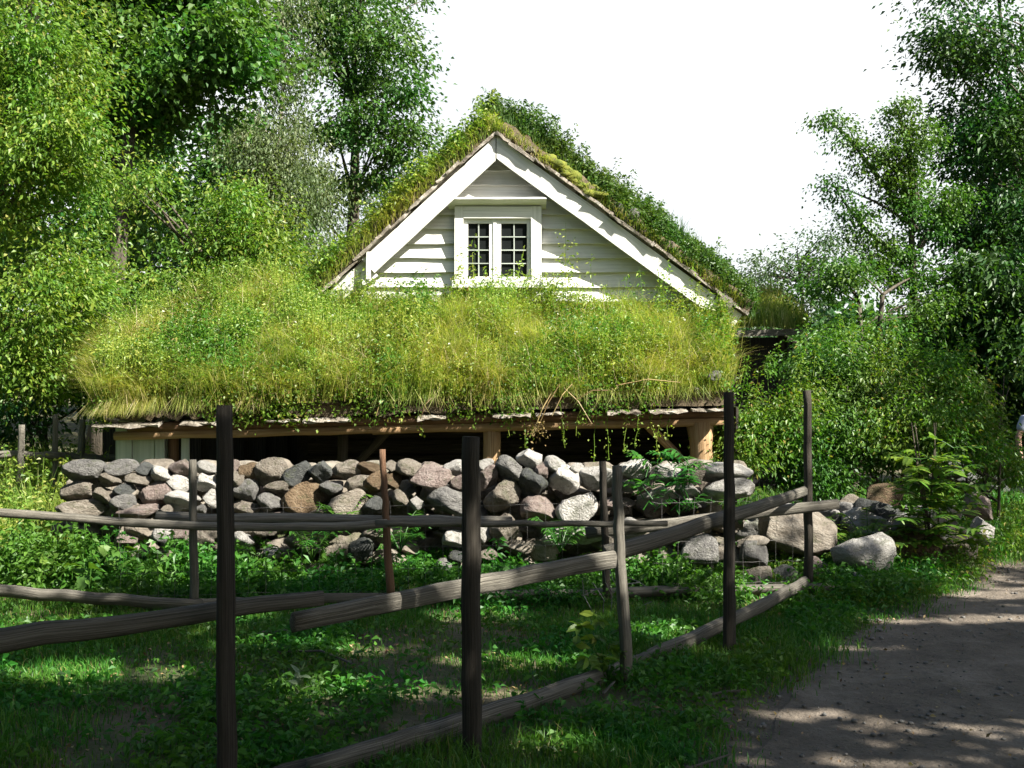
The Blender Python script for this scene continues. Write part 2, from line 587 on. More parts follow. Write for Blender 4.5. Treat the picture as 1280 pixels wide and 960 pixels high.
# path: strip 4 mm above the ground, ragged edge
ty = np.concatenate([np.linspace(-5, 13, 260), np.linspace(13.2, 40, 60)])
tv = np.linspace(0, 1, 40)
Yp, Vp = np.meshgrid(ty, tv, indexing='ij')
le = path_left(ty) + .16 * (vnoise(ty, ty * 0, .35, 5) - .5) + .3 * (vnoise(ty, ty * 0, 1.3, 6) - .5)
ri = path_left(ty) + 3.3 + .3 * (vnoise(ty, ty * 0, .5, 8) - .5)
Xp = le[:, None] * (1 - Vp) + ri[:, None] * Vp
Zp = gz(Xp, Yp) + .006 + .012 * (vnoise(Xp, Yp, .13, 3) - .5) * (Vp > .02) * (Vp < .98)
Zp = Zp + .012 * np.sin(np.clip(Vp, 0, 1) * math.pi)
i = np.arange(Xp.size).reshape(Xp.shape)
Q = np.stack([i[:-1, :-1], i[:-1, 1:], i[1:, 1:], i[1:, :-1]], -1).reshape(-1, 4)
o = fast('path', np.stack([Xp, Yp, Zp], -1).reshape(-1, 3), Q, M['path'], None, True)
o['kind'] = 'structure'

# ------------------------------------------------------------------ the house
GY = 14.2            # plane of the gable wall
BY = 13.93           # plane of the barge boards
house = empty('farmhouse', (-.2, 14.2, 0))
tag(house, 'white gabled wooden farmhouse with thick grass growing on its sod roof behind the stone wall', 'house')
apex = Vector((-.2, BY, 4.78))
lb = Vector((-1.86, BY, 3.25))
lb2 = Vector((-2.55, BY + .04, 2.62))
rb = Vector((2.86, BY, 2.56))
# clapboards of the gable: each board tilts, its lower edge stands proud
mb = MB()
courses = [4.58, 4.39, 4.21, 4.02, 3.84, 3.66, 3.47, 3.29, 3.11, 2.92, 2.74, 2.56, 2.38, 2.2, 2.02, 1.84, 1.66]


def slope_x(z):
    """inner x range of the gable wall at height z"""
    l = apex.x - (apex.z + .02 - z) * (apex.x - lb2.x) / (apex.z - lb2.z)
    r = apex.x + (apex.z + .02 - z) * (rb.x - apex.x) / (apex.z - rb.z)
    return l, r


zt = 4.75
for zb in courses:
    l0, r0 = slope_x(max(zt, 2.5))
    l1, r1 = slope_x(max(zb, 2.5))
    if zb < 2.8:
        r0, r1 = min(r0, 2.45), min(r1, 2.45)
    n = 14
    off = random.random() * 30
    V, gr, Qs = [], [], []
    for k in range(n + 1):
        f = k / n
        xt, xb = l0 + (r0 - l0) * f, l1 + (r1 - l1) * f
        wob = random.uniform(-.006, .006)
        V += [(xt, GY - .012, zt + .03), (xb, GY - .072 + random.uniform(-.007, .007), zb + wob), (xb, GY - .012, zb + wob), (xt, GY + .01, zt + .03)]
        gr += [(xt + off, off, 2), (xb + off, off, 0), (xb + off, off + .2, 0), (xt + off, off, 2)]
    for k in range(n):
        a = k * 4
        Qs += [(a, a + 1, a + 5, a + 4), (a + 1, a + 2, a + 6, a + 5), (a + 2, a + 3, a + 7, a + 6)]
    mb.add(V, Qs, gr)
    zt = zb
mb.build('clapboard_siding', M['white_paint'], house)
# dark wall behind / below
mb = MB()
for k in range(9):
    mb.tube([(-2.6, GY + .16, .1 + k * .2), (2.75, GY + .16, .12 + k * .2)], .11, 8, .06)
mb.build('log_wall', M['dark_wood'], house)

# window
wx0, wx1, wz0, wz1 = -.74, .34, 2.93, 3.94       # outer frame
win = MB()
fy = GY - .12


def fr(x0, z0, x1, z1, y=fy, t=.06, m=None):
    """a straight frame member filling the rectangle"""
    mm = m or win
    w, h = x1 - x0, z1 - z0
    if w >= h:
        mm.board(((x0), y, (z0 + z1) / 2), (x1, y, (z0 + z1) / 2), h, t, (0, 0, 1), 2, .0015)
    else:
        mm.board(((x0 + x1) / 2, y, z0), ((x0 + x1) / 2, y, z1), w, t, (1, 0, 0), 2, .0015)


fr(wx0 + .02, wz0 + .07, wx0 + .13, wz1 - .01)
fr(wx1 - .1, wz0 + .07, wx1 + .03, wz1 - .01)
fr(wx0 + .13, wz1 - .16, wx1 - .1, wz1 - .013, fy - .003)
fr(wx0 - .01, wz0 - .02, wx1 + .04, wz0 + .068, fy - .012, .09)
window = win.build('window', M['white_paint'], house)
sm = MB()
for a, b in ((wx0 + .132, -.235), (-.192, wx1 - .102)):
    fr(a, wz0 + .07, a + .055, wz1 - .162, GY - .092, .04, sm)
    fr(b - .05, wz0 + .07, b, wz1 - .162, GY - .092, .04, sm)
    fr(a + .056, wz0 + .07, b - .051, wz0 + .12, GY - .092, .04, sm)
    fr(a + .056, wz1 - .22, b - .051, wz1 - .162, GY - .092, .04, sm)
fr(-.234, wz0 + .07, -.193, wz1 - .162, GY - .098, .05, sm)
sm.build('casement', M['white_paint'], window)
for a, b in ((wx0 + .187, -.285), (-.137, wx1 - .152)):
    g = MB()
    g.box(((a + b) / 2, GY - .078, (wz0 + wz1) / 2 - .03), (b - a + .04, .006, wz1 - wz0 - .2))
    g.build('pane', M['glass'], window)
    g = MB()
    fr((a + b) / 2 - .007, wz0 + .12, (a + b) / 2 + .007, wz1 - .22, GY - .094, .016, g)
    for k in (1, 2, 3):
        z = wz0 + .12 + (wz1 - .34 - wz0) * k / 4
        fr(a + .001, z - .006, b - .001, z + .006, GY - .098, .014, g)
    g.build('glazing_bars', M['pale_panel'], window)
h = MB()
h.board((wx0 - .06, GY - .15, wz1 + .02), (wx1 + .09, GY - .15, wz1 + .02), .27, .025, (0, -1, .42), 8, .003)
h.build('window_hood', M['white_paint'], window)

# barge boards
for a, b, w in ((apex + Vector((-.005, 0, 0)), lb, .225), (apex + Vector((.008, 0, 0)), rb, .225)):
    d = (b - a).normalized()
    nrm = Vector((d.z, 0, -d.x)) if d.x > 0 else Vector((-d.z, 0, d.x))
    if nrm.z > 0:
        nrm = -nrm
    wv = nrm * w
    # end at the apex cut plumb
    n = 10
    V, gr, Qs = [], [], []
    for k in range(n + 1):
        f = k / n
        t_ = a.lerp(b, f)
        bt = t_ + wv
        if k == 0:
            # plumb cut: lower point straight under the apex
            bt = a + Vector((0, 0, -w / abs(nrm.z)))
        jj = random.uniform(-.004, .004)
        V += [tuple(t_ + Vector((0, -.02, jj))), tuple(bt + Vector((0, -.02, jj))), tuple(bt + Vector((0, .02, jj))), tuple(t_ + Vector((0, .02, jj)))]
        L_ = (b - a).length * f
        gr += [(L_, 0, 0), (L_, 1.6, 0), (L_, 1.6, .3), (L_, 0, .3)]
    for k in range(n):
        c = k * 4
        for q in range(4):
            q2 = (q + 1) % 4
            Qs.append((c + q, c + q2, c + 4 + q2, c + 4 + q))
    Qs += [(0, 1, 2, 3), (n * 4 + 3, n * 4 + 2, n * 4 + 1, n * 4)]
    m = MB()
    m.add(V, Qs, gr)
    m.build('barge_board', M['white_paint'], house)
m = MB()
m.board(lb + Vector((.12, .06, .0)) + Vector((0, 0, -.10)), lb2 + Vector((-.02, .06, -.02)), .24, .03, (-.7, 0, .7), 4)
m.board(Vector((-1.78, BY - .035, 3.34)), Vector((-1.78, BY - .035, 3.0)), .05, .03, (1, 0, 0), 2)
m.build('barge_board', M['white_paint'], house)


# main roof: boards, birch bark edge and soil
def roof_slab(a, b, y0, y1, thick, lift):
    d = (b - a).normalized()
    nn = Vector((-d.z, 0, d.x))
    if nn.z < 0:
        nn = -nn
    n, ny = 26, 26
    V, Qs = [], []
    for layer in (0, 1):
        for j in range(ny + 1):
            y = y0 + (y1 - y0) * j / ny
            for k in range(n + 1):
                p = a.lerp(b, k / n)
                bumpy = (noise.noise(Vector((k * .7, j * .5, 3.1))) * .06 + noise.noise(Vector((k * 1.7, j * 1.5, 9))) * .03)
                off = lift + (thick + bumpy if layer else 0)
                yy = y + (noise.noise(Vector((k * .9, 0, layer * 5))) * .06 if j == 0 else 0)
                V.append((p.x + nn.x * off, yy, p.z + nn.z * off - .06 * (j / ny)))
    st = (n + 1) * (ny + 1)
    for layer in (0, 1):
        for j in range(ny):
            for k in range(n):
                q = layer * st + j * (n + 1) + k
                Qs.append((q, q + 1, q + n + 2, q + n + 1))
    for k in range(n):
        Qs.append((k, k + 1, st + k + 1, st + k))
        q = ny * (n + 1) + k
        Qs.append((q, q + 1, st + q + 1, st + q))
    for j in range(ny):
        for kk in (0, n):
            q = j * (n + 1) + kk
            Qs.append((q, q + n + 1, st + q + n + 1, st + q))
    return np.array(V), np.array(Qs)


aL, bL = Vector((-.2, 0, 4.80)), Vector((-2.75, 0, 2.46))
aR, bR = Vector((-.2, 0, 4.80)), Vector((2.9, 0, 2.547))
V1, Q1 = roof_slab(aL, bL, BY - .02, 21, .15, .04)
V2, Q2 = roof_slab(aR, bR, BY - .02, 21, .15, .04)
mainroof = fast('sod_roof', np.concatenate([V1, V2]), np.concatenate([Q1, Q2 + len(V1)]), M['soil'], house, True)
# birch bark and lath ends sticking out over the barge boards
mb = MB()
for a, b in ((aL, bL), (aR, bR)):
    L_ = (b - a).length
    s_ = 0.0
    while s_ < L_ - .1:
        w_ = random.uniform(.18, .5)
        p0, p1 = a.lerp(b, s_ / L_), a.lerp(b, min(1, (s_ + w_) / L_))
        d = (p1 - p0).normalized()
        nn = Vector((-d.z, 0, d.x))
        if nn.z < 0:
            nn = -nn
        o1 = nn * random.uniform(.02, .05)
        mb.board(p0 + o1 + Vector((0, BY + .05 - random.uniform(0, .05), 0)), p1 + o1 + Vector((0, BY + .05 - random.uniform(0, .05), 0)), .035, .22,
                 tuple(nn + Vector((0, random.uniform(-.25, .1), 0))), 3, .01)
        s_ += w_ * .92
mb.build('bark_edging', M['birch_bark'], mainroof)
# moss pads near the right verge
mb = MB()


def blob(mbx, c, r, seed, seg=10, rings=6, n=.25):
    V, Qs = [], []
    for i_ in range(rings + 1):
        ph = math.pi * i_ / rings
        for k in range(seg):
            th = 2 * math.pi * k / seg
            d = Vector((math.sin(ph) * math.cos(th), math.sin(ph) * math.sin(th), math.cos(ph)))
            f = 1 + n * noise.noise(d * 1.6 + Vector((seed, 0, 0)))
            V.append((c[0] + d.x * r[0] * f, c[1] + d.y * r[1] * f, c[2] + d.z * r[2] * f))
    for i_ in range(rings):
        for k in range(seg):
            Qs.append((i_ * seg + k, i_ * seg + (k + 1) % seg, (i_ + 1) * seg + (k + 1) % seg, (i_ + 1) * seg + k))
    mbx.add(V, Qs, np.array(V) * 2)


for k in range(34):
    f = .17 + .27 * random.random() ** 1.1
    r = random.uniform(.03, .075)
    p = aR.lerp(bR, f)
    blob(mb, (p.x + .07 + random.uniform(-.03, .05), BY + random.uniform(-.0, .22), p.z + .09 + random.uniform(-.03, .05)), (r * 1.8, r * 1.6, r), k * 3.3, n=.7)
mb.build('moss_pad', M['moss'], mainroof, True)

# ---- lower front roof (lean-to), wrapping round the left corner
cols = [((-4.42, 12.0, 1.46), (-5.8, 15.6, 1.95)), ((-4.25, 11.9, 1.46), (-5.15, 15.6, 2.45)), ((-3.8, 11.88, 1.46), (-4.3, 15.4, 2.78)),
        ((-3.3, 11.88, 1.47), (-3.5, 15.1, 2.9)), ((-2.75, 11.88, 1.48), (-2.6, 14.6, 2.95)), ((-2.3, 11.88, 1.49), (-2.2, 14.16, 2.5)),
        ((-1.2, 11.88, 1.52), (-1.1, 14.16, 2.5)), ((0, 11.88, 1.54), (0, 14.16, 2.48)), ((1.2, 11.9, 1.575), (1.4, 14.16, 2.46)),
        ((2.3, 11.92, 1.60), (2.72, 14.16, 2.42))]
CA = np.array([c[0] for c in cols])
CB = np.array([c[1] for c in cols])


def lean(u, v):
    """top surface of the sod on the lean-to"""
    u = np.asarray(u, dtype=float) * (len(cols) - 1)
    v = np.asarray(v, dtype=float)
    t = np.arange(len(cols))
    a = np.stack([np.interp(u, t, CA[:, k]) for k in range(3)], -1)
    b = np.stack([np.interp(u, t, CB[:, k]) for k in range(3)], -1)
    vv = v[..., None]
    p = a * (1 - vv) + b * vv
    p[..., 2] = a[..., 2] + (b[..., 2] - a[..., 2]) * (v ** .85) + .20 * (vnoise(p[..., 0], p[..., 1], .55, 4) - .5) * np.clip(v * 5, .15, 1) + .04 * np.sin(np.pi * v)
    return p


uu, vv = np.meshgrid(np.linspace(0, 1, 90), np.linspace(0, 1, 40))
Pt = lean(uu, vv)
Pb = Pt - np.array([0, 0, .13])
Pb[0] += np.stack([np.zeros(90), .02 * R.normal(size=90), .02 * R.normal(size=90)], -1)
nv, nu = uu.shape
idx = np.arange(nu * nv).reshape(nv, nu)
Q = [np.stack([idx[:-1, :-1], idx[:-1, 1:], idx[1:, 1:], idx[1:, :-1]], -1).reshape(-1, 4)]
Q.append(Q[0][:, ::-1] + nu * nv)
for line in (idx[0], idx[-1], idx[:, 0], idx[:, -1]):
    Q.append(np.stack([line[:-1], line[1:], line[1:] + nu * nv, line[:-1] + nu * nv], -1))
leanroof = fast('front_sod_roof', np.concatenate([Pt.reshape(-1, 3), Pb.reshape(-1, 3)]), np.concatenate(Q), M['soil'], house, True)
# bark strips under the sod at the eave, ragged
for x, w_ in ((-4.42, .7), (-3.5, .45), (-2.6, .35), (-2.2, .5), (-1.0, .3), (-.2, .4), (.25, .3), (1.0, .35), (1.45, .4), (1.9, .42)):
    mb = MB()
    z = 1.262 + .17 * (x + 4.5) / 6.8
    mb.board((x, 11.9 - random.uniform(0, .04), z), (x + w_, 11.9 - random.uniform(0, .04), z + .012), .02, .2, (0, random.uniform(-.3, .1), 1), 7, .011)
    mb.build('bark_strip', M['birch_bark'], leanroof)


def rail_pts(a, b, n=8, wob=.015, seed=0):
    a, b = Vector(a), Vector(b)
    rg = random.Random(seed)
    return [a.lerp(b, k / n) + Vector((rg.uniform(-wob, wob), rg.uniform(-wob, wob), rg.uniform(-wob, wob))) for k in range(n + 1)]


m = MB()
m.tube(rail_pts((-4.1, 11.98, 1.24), (2.33, 12.0, 1.40), 14, .008, 3), .055, 8, .08, 1.1)
m.build('eave_beam', M['red_wood'], house, True)
m = MB()
m.tube(rail_pts((-4.25, 12.0, 1.145), (-1.2, 12.02, 1.22), 8, .008, 4), .048, 8, .08)
m.tube(rail_pts((-1.5, 12.03, 1.215), (2.3, 12.02, 1.305), 10, .008, 5), [.06, .055, .05, .05, .05, .048, .048, .045, .045, .045, .04], 8, .08)
m.build('eave_beam', M['tan_wood'], house, True)
# rafters under the lean-to
m = MB()
for k in range(9):
    x = -3.9 + k * .76
    m.tube([(x, 12.0, 1.26 + (x + 4) * .02), (x * .97, 14.2, 2.3)], .05, 6, .1)
m.build('rafters', M['dark_wood'], house)
# posts and braces
for px, w_, mt, y in ((614, .10, 'tan_wood', 12.1), (880, .13, 'tan_wood', 12.12), (428, .06, 'dark_wood', 12.6), (217, .06, 'red_wood', 12.25)):
    xx = (px - 640) / F * y
    m = MB()
    m.tube(rail_pts((xx - (.05 if px == 880 else 0), y, 1.30), (xx + (.03 if px == 880 else 0), y, -.1), 6, .006, px),
           [w_ * 1.25 if px == 880 else w_] + [w_] * 6, 8, .12, roll=.4)
    m.build('support_post', M[mt], house, True)
for a, b, mt in (((800, 522, 12.05), (862, 585, 12.3), 'tan_wood'), ((500, 522, 12.4), (445, 580, 12.7), 'dark_wood')):
    m = MB()
    pa, pb = P(*a), P(*b)
    m.tube(rail_pts(pa, pb + (pb - pa) * .35, 5, .004, 8), .05, 8, .1)
    m.build('brace', M[mt], house, True)
# side walls and pale vertical boards at the left corner
m = MB()
for k, (a, b) in enumerate(((147, 165), (165.5, 193), (194, 206), (226, 236))):
    x0, x1 = (a - 640) / F * 12.15, (b - 640) / F * 12.15
    m.board(((x0 + x1) / 2, 12.15 + (k % 2) * .02, -.05), ((x0 + x1) / 2, 12.15 + (k % 2) * .02, 1.3), x1 - x0 - .004, .025, (1, 0, 0), 3, .002)
m.build('corner_boards', M['pale_panel'], house)
m = MB()
for k in range(10):
    y = 12.3 + k * .21
    m.board((-4.3 - .02 * (k % 2), y, -.05), (-4.3 - .02 * (k % 2), y, 1.35), .235, .025, (0, 1, 0), 2)
m.build('side_wall', M['pale_panel'], house)
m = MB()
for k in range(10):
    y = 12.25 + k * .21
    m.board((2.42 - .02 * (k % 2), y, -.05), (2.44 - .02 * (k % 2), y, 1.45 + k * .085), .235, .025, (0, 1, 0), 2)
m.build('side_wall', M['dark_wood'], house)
# walls of the main room further back
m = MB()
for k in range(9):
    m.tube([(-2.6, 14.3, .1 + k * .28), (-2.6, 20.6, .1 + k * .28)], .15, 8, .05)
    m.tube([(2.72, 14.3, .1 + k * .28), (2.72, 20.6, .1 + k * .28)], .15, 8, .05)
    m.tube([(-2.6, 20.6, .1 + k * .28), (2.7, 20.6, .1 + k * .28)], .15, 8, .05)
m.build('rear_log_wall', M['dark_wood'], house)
m = MB()
for k in range(22):
    x = -5.6 + k * .15
    m.board((x, 15.55 + .03 * (k % 2), -.1), (x, 15.55 + .03 * (k % 2), 1.3 + min(1.2, k * .08)), .17, .025, (1, 0, 0), 2)
m.build('outshot_wall', M['dark_wood'], house)
# log ends at the right end of the eave
m = MB()
pa = P(885, 458, 12.3)
m.tube([pa + Vector((0, -.02, 0)), pa + Vector((0, .5, .1))], [.09, .1], 10, .05)
pa = P(888, 484, 12.1)
m.tube([pa + Vector((-.1, 0, -.03)), pa + Vector((.1, .0, .01))], .06, 8, .1)
m.build('verge_log', M['grey_wood'], leanroof, True)
m = MB()
pa = P(905, 380, 13.95)
m.tube([pa + Vector((0, -.1, 0)), pa + Vector((.02, .6, .0))], [.1, .1], 10, .08)
m.tube([P(915, 365, 13.95), P(915, 365, 14.6)], .07, 8, .1)
m.build('verge_log', M['grey_wood'], mainroof, True)


# ------------------------------------------------------------------ stones
def stone_mesh(seed, facets=9, sub=4):
    rg = random.Random(seed)
    bm = bmesh.new()
    bmesh.ops.create_icosphere(bm, subdivisions=sub, radius=1.0)
    planes = []
    for _ in range(facets):
        d = Vector((rg.gauss(0, 1), rg.gauss(0, 1), rg.gauss(0, 1))).normalized()
        planes.append((d, rg.uniform(.55, .82)))
    so_ = Vector((seed * 7.1, seed * 3.3, 1))
    for v in bm.verts:
        p = v.co.copy()
        # superellipsoid: a little boxy
        q = Vector([math.copysign(abs(c) ** .8, c) for c in p])
        for d, h_ in planes:
            e = q.dot(d) - h_
            if e > 0:
                q -= d * e * .95
        f = 1 + .12 * noise.noise(p * 1.3 + so_) + .07 * noise.noise(p * 2.9 + so_) + .035 * noise.noise(p * 7 + so_) + .018 * noise.noise(p * 15 + so_)
        v.co = q * f
    mn = [min(v.co[k] for v in bm.verts) for k in range(3)]
    mxx = [max(v.co[k] for v in bm.verts) for k in range(3)]
    for v in bm.verts:
        for k in range(3):
            v.co[k] = (v.co[k] - (mn[k] + mxx[k]) / 2) / ((mxx[k] - mn[k]) / 2)
    for f_ in bm.faces:
        f_.smooth = True
    me = bpy.data.meshes.new('stone')
    bm.to_mesh(me)
    bm.free()
    return me


PROTO = [stone_mesh(k + 1, 7 + k % 6) for k in range(20)]
_cache = {}


def stone(name, c, r, kind, parent=None, seed=0, rot=None):
    k = seed % len(PROTO)
    key = (k, kind)
    if key not in _cache:
        me = PROTO[k].copy()
        me.materials.append(STONE[kind])
        _cache[key] = me
    o_ = bpy.data.objects.new(name, _cache[key])
    rg = random.Random(seed * 13 + 5)
    o_.rotation_euler = rot or (rg.uniform(-.25, .25), rg.uniform(-.22, .22), rg.choice([0, math.pi]) + rg.uniform(-.35, .35))
    o_.location = c
    o_.scale = r
    COL.objects.link(o_)
    if parent is not None:
        o_.parent = parent
        o_.matrix_parent_inverse = parent_matrix(parent).inverted()
    return o_


# 0 grey 1 tan 2 pink 3 brown 4 dark 5 pale ; (px, py, w, h, kind)
WALL = [(103, 589, 52, 27, 0), (149, 585, 40, 20, 0), (179, 588, 26, 16, 4), (135, 601, 28, 17, 1), (169, 600, 34, 15, 1), (200, 593, 25, 23, 5), (224, 588, 30, 25, 2),
        (94, 613, 46, 26, 1), (127, 620, 25, 18, 1), (153, 613, 26, 15, 4), (221, 605, 33, 26, 5), (192, 617, 42, 33, 2), (151, 630, 31, 24, 0), (99, 634, 60, 20, 1),
        (168, 642, 56, 20, 2), (225, 627, 44, 26, 5), (258, 604, 27, 25, 5), (256, 585, 26, 18, 5), (264, 624, 24, 22, 5), (250, 638, 14, 13, 0), (206, 639, 16, 14, 1),
        (203, 670, 28, 22, 5), (246, 679, 36, 30, 1), (222, 668, 26, 16, 2), (156, 675, 26, 15, 2), (280, 590, 22, 24, 1), (280, 612, 22, 22, 0),
        (308, 591, 29, 26, 3), (338, 591, 39, 33, 1), (369, 592, 37, 27, 4), (399, 592, 29, 28, 4), (432, 588, 36, 25, 1), (461, 587, 32, 16, 3),
        (291, 583, 12, 15, 2), (292, 600, 22, 22, 1), (305, 612, 32, 28, 0), (346, 610, 31, 15, 1), (377, 624, 50, 40, 3), (412, 611, 29, 17, 0), (444, 606, 29, 23, 1),
        (468, 603, 32, 30, 3), (432, 629, 50, 33, 1), (305, 636, 34, 18, 1), (335, 630, 31, 25, 0), (464, 632, 28, 21, 4), (347, 645, 26, 14, 2), (394, 645, 30, 14, 2),
        (301, 679, 29, 27, 5), (330, 664, 26, 16, 1), (377, 681, 42, 22, 1), (339, 694, 22, 18, 5), (450, 687, 32, 28, 4), (464, 668, 30, 16, 1),
        (511, 586, 34, 22, 1), (537, 598, 54, 31, 2), (567, 585, 28, 19, 5), (574, 604, 20, 22, 2), (606, 581, 24, 16, 5), (607, 598, 26, 32, 2), (489, 584, 16, 14, 1),
        (489, 602, 20, 22, 3), (639, 588, 44, 31, 0), (662, 575, 30, 24, 5), (666, 606, 38, 40, 4), (628, 620, 46, 39, 1), (695, 583, 32, 24, 5), (706, 600, 40, 38, 5),
        (675, 590, 18, 22, 2), (720, 590, 22, 20, 5), (572, 630, 76, 36, 0), (520, 631, 18, 18, 5), (500, 625, 20, 24, 1), (673, 638, 44, 30, 2), (722, 635, 47, 36, 5),
        (629, 667, 34, 44, 1), (603, 670, 22, 28, 5), (567, 675, 28, 20, 5), (699, 672, 40, 22, 5), (649, 686, 38, 20, 1), (572, 698, 24, 16, 4), (606, 695, 32, 15, 1),
        (557, 708, 24, 15, 0), (746, 599, 47, 31, 5), (791, 589, 44, 26, 5), (837, 594, 39, 24, 5), (866, 591, 33, 30, 1), (860, 614, 30, 19, 5), (912, 592, 62, 26, 5),
        (911, 615, 68, 28, 5), (771, 630, 46, 16, 2), (822, 624, 48, 25, 5), (866, 631, 24, 15, 5), (741, 669, 42, 22, 5), (795, 657, 32, 16, 5), (830, 658, 24, 15, 1),
        (791, 608, 36, 16, 5)]
wall = empty('stone_wall', (-1, 10.2, 0))
tag(wall, 'long dry stone wall of piled grey, pink and brown field stones in front of the house', 'stone wall')
for k, (px, py, w_, h_, kd) in enumerate(WALL):
    d = 10.0 - (py - 580) * .003 + random.uniform(-.05, .05)
    rx = w_ / F * d / 2 * 1.07
    rz = h_ / F * d / 2 * 1.09
    ry = max(.5 * (rx + rz), .09) * 1.2
    c = P(px, py, d)
    c.y += ry * .5
    stone('stone', c, (rx, ry, rz), kd, wall, seed=k * 5 + 3)
# fill: hearting and the back face of the wall, one part
fill_v = []
acc = MB()
rg = random.Random(4)


def add_stone_to(mbx, c, r, seed):
    me = PROTO[seed % len(PROTO)]
    n = len(me.vertices)
    co = np.empty(n * 3)
    me.vertices.foreach_get('co', co)
    co = co.reshape(-1, 3)
    a = rg.uniform(0, 6.28)
    ca, sa = math.cos(a), math.sin(a)
    co = np.stack([co[:, 0] * ca - co[:, 1] * sa, co[:, 0] * sa + co[:, 1] * ca, co[:, 2]], 1) * np.array(r) + np.array(c)
    tri = np.empty(len(me.loops), dtype=np.int32)
    me.loops.foreach_get('vertex_index', tri)
    return co, tri.reshape(-1, 3)


def stone_batch(name, items, mat, parent):
    VV, TT, n = [], [], 0
    for c, r, sd in items:
        co, t_ = add_stone_to(None, c, r, sd)
        VV.append(co)
        TT.append(t_ + n)
        n += len(co)
    return fast(name, np.concatenate(VV), np.concatenate(TT), mat, parent, True)


items = []
for row in range(6):
    x = -3.95
    while x < 2.1:
        w_ = rg.uniform(.12, .24)
        items.append(((x, 10.42 + rg.uniform(-.05, .1), .05 + row * .165 + rg.uniform(-.03, .03)), (w_, .2, rg.uniform(.09, .13)), rg.randrange(16)))
        x += w_ * 1.7
for k in range(60):
    x = rg.uniform(-3.6, 2.2)
    items.append(((x, 9.92 + rg.uniform(-.05, .15), rg.uniform(-.02, .42)), (rg.uniform(.08, .2), .14, rg.uniform(.06, .13)), rg.randrange(16)))
o = stone_batch('stone_hearting', items, STONE[1], wall)
o['kind'] = 'stuff'

# single boulders right of the wall (px, py, w, h, d, kind, label)
BOULD = [(996, 668, 94, 52, 10.1, 1, 'large mossy grey boulder behind the right end post of the fence'),
         (1073, 692, 78, 44, 9.8, 5, 'pale angular boulder with a flat lit top beside the path verge'),
         (873, 690, 50, 40, 9.7, 0, 'grey boulder just left of the tall dark fence post, below the diagonal rail'),
         (942, 693, 35, 30, 9.8, 0, 'small squarish grey boulder leaning on the left flank of the largest boulder'),
         (940, 724, 52, 26, 9.6, 1, 'flat tan boulder on the ground right of the tall dark fence post'),
         (876, 736, 50, 26, 9.5, 1, 'low tan boulder resting on the lower rail left of the tall dark post'),
         (832, 729, 36, 34, 9.6, 4, 'dark rounded boulder near the bent fence wires'),
         (1026, 714, 28, 35, 9.75, 2, 'pinkish upright boulder wedged between the end post and the pale angular boulder'),
         (977, 722, 38, 30, 9.75, 4, 'dark boulder in the shadow under the largest mossy boulder'),
         (1078, 733, 84, 32, 9.35, 0, 'long low grey boulder in the grass in front of the pale angular boulder'),
         (970, 764, 18, 14, 9.2, 1, 'small loose stone in the grass below the end of the lower rail'),
         (1223, 632, 34, 34, 11.2, 2, 'smooth pinkish boulder at the bend of the path, right of the leafy sapling'),
         (1198, 680, 40, 40, 10.6, 1, 'tan boulder standing at the path edge under the sapling leaves'),
         (1228, 665, 26, 30, 10.8, 5, 'small pale boulder right of the tan boulder at the path edge'),
         (1145, 684, 60, 42, 10.4, 3, 'broad brown boulder shaded beneath the leafy sapling'),
         (1095, 645, 58, 38, 11.0, 4, 'dark wide boulder behind the ferns'),
         (1060, 632, 30, 26, 11.3, 1, 'small tan boulder left of the dark wide boulder behind the ferns'),
         (1104, 620, 48, 30, 11.6, 3, 'brown boulder topmost of the pile under the shrubs'),
         (880, 770, 34, 22, 9.0, 4, 'dark greenish stone beside the foot of the tall dark fence post'),
         (1150, 722, 40, 22, 10.0, 1, 'low stone half buried in the weeds at the path verge'),
         (607, 742, 20, 12, 9.5, 0, 'small grey stone on the ground behind the middle dark post'),
         (73, 662, 16, 16, 9.9, 2, 'small pinkish stone on the ground left of the wall end'),
         (393, 717, 60, 26, 9.6, 1, 'flat tan stone half hidden by weeds in front of the wall')]
for k, (px, py, w_, h_, d, kd, lab) in enumerate(BOULD):
    rx, rz = w_ / F * d / 2 * 1.05, h_ / F * d / 2 * 1.12
    c = P(px, py, d)
    o = stone('boulder', c, (rx, (rx + rz) * .5, rz), kd, None, seed=k * 7 + 2)
    if k == 1:
        o.rotation_euler = (.2, -.1, .5)
    tag(o, lab, 'boulder', 'boulders fallen beside the wall and path')
# low stones between the wall end and the boulders: rear of the same pile
items = []
for k in range(46):
    x = rg.uniform(2.25, 4.3)
    items.append(((x, 10.9 + rg.uniform(-.2, .5), rg.uniform(.0, .42)), (rg.uniform(.12, .24), .2, rg.uniform(.08, .15)), rg.randrange(16)))
o = stone_batch('rubble_bank', items, STONE[0], None)
tag(o, 'low bank of loose field stones running from the wall end towards the path bend', 'stone bank', kind='stuff')
# far dry wall right
items = []
for k in range(110):
    t_ = rg.random()
    items.append(((5.9 + 5 * t_, 15.5 + 3.2 * t_ + rg.uniform(-.2, .2), rg.uniform(-.05, .62)), (rg.uniform(.16, .3), .22, rg.uniform(.08, .14)), rg.randrange(16)))
o = stone_batch('stone_wall', items, STONE[4], None)
tag(o, 'low dark mossy stone wall in deep shade beyond the path bend at the far right', 'stone wall')


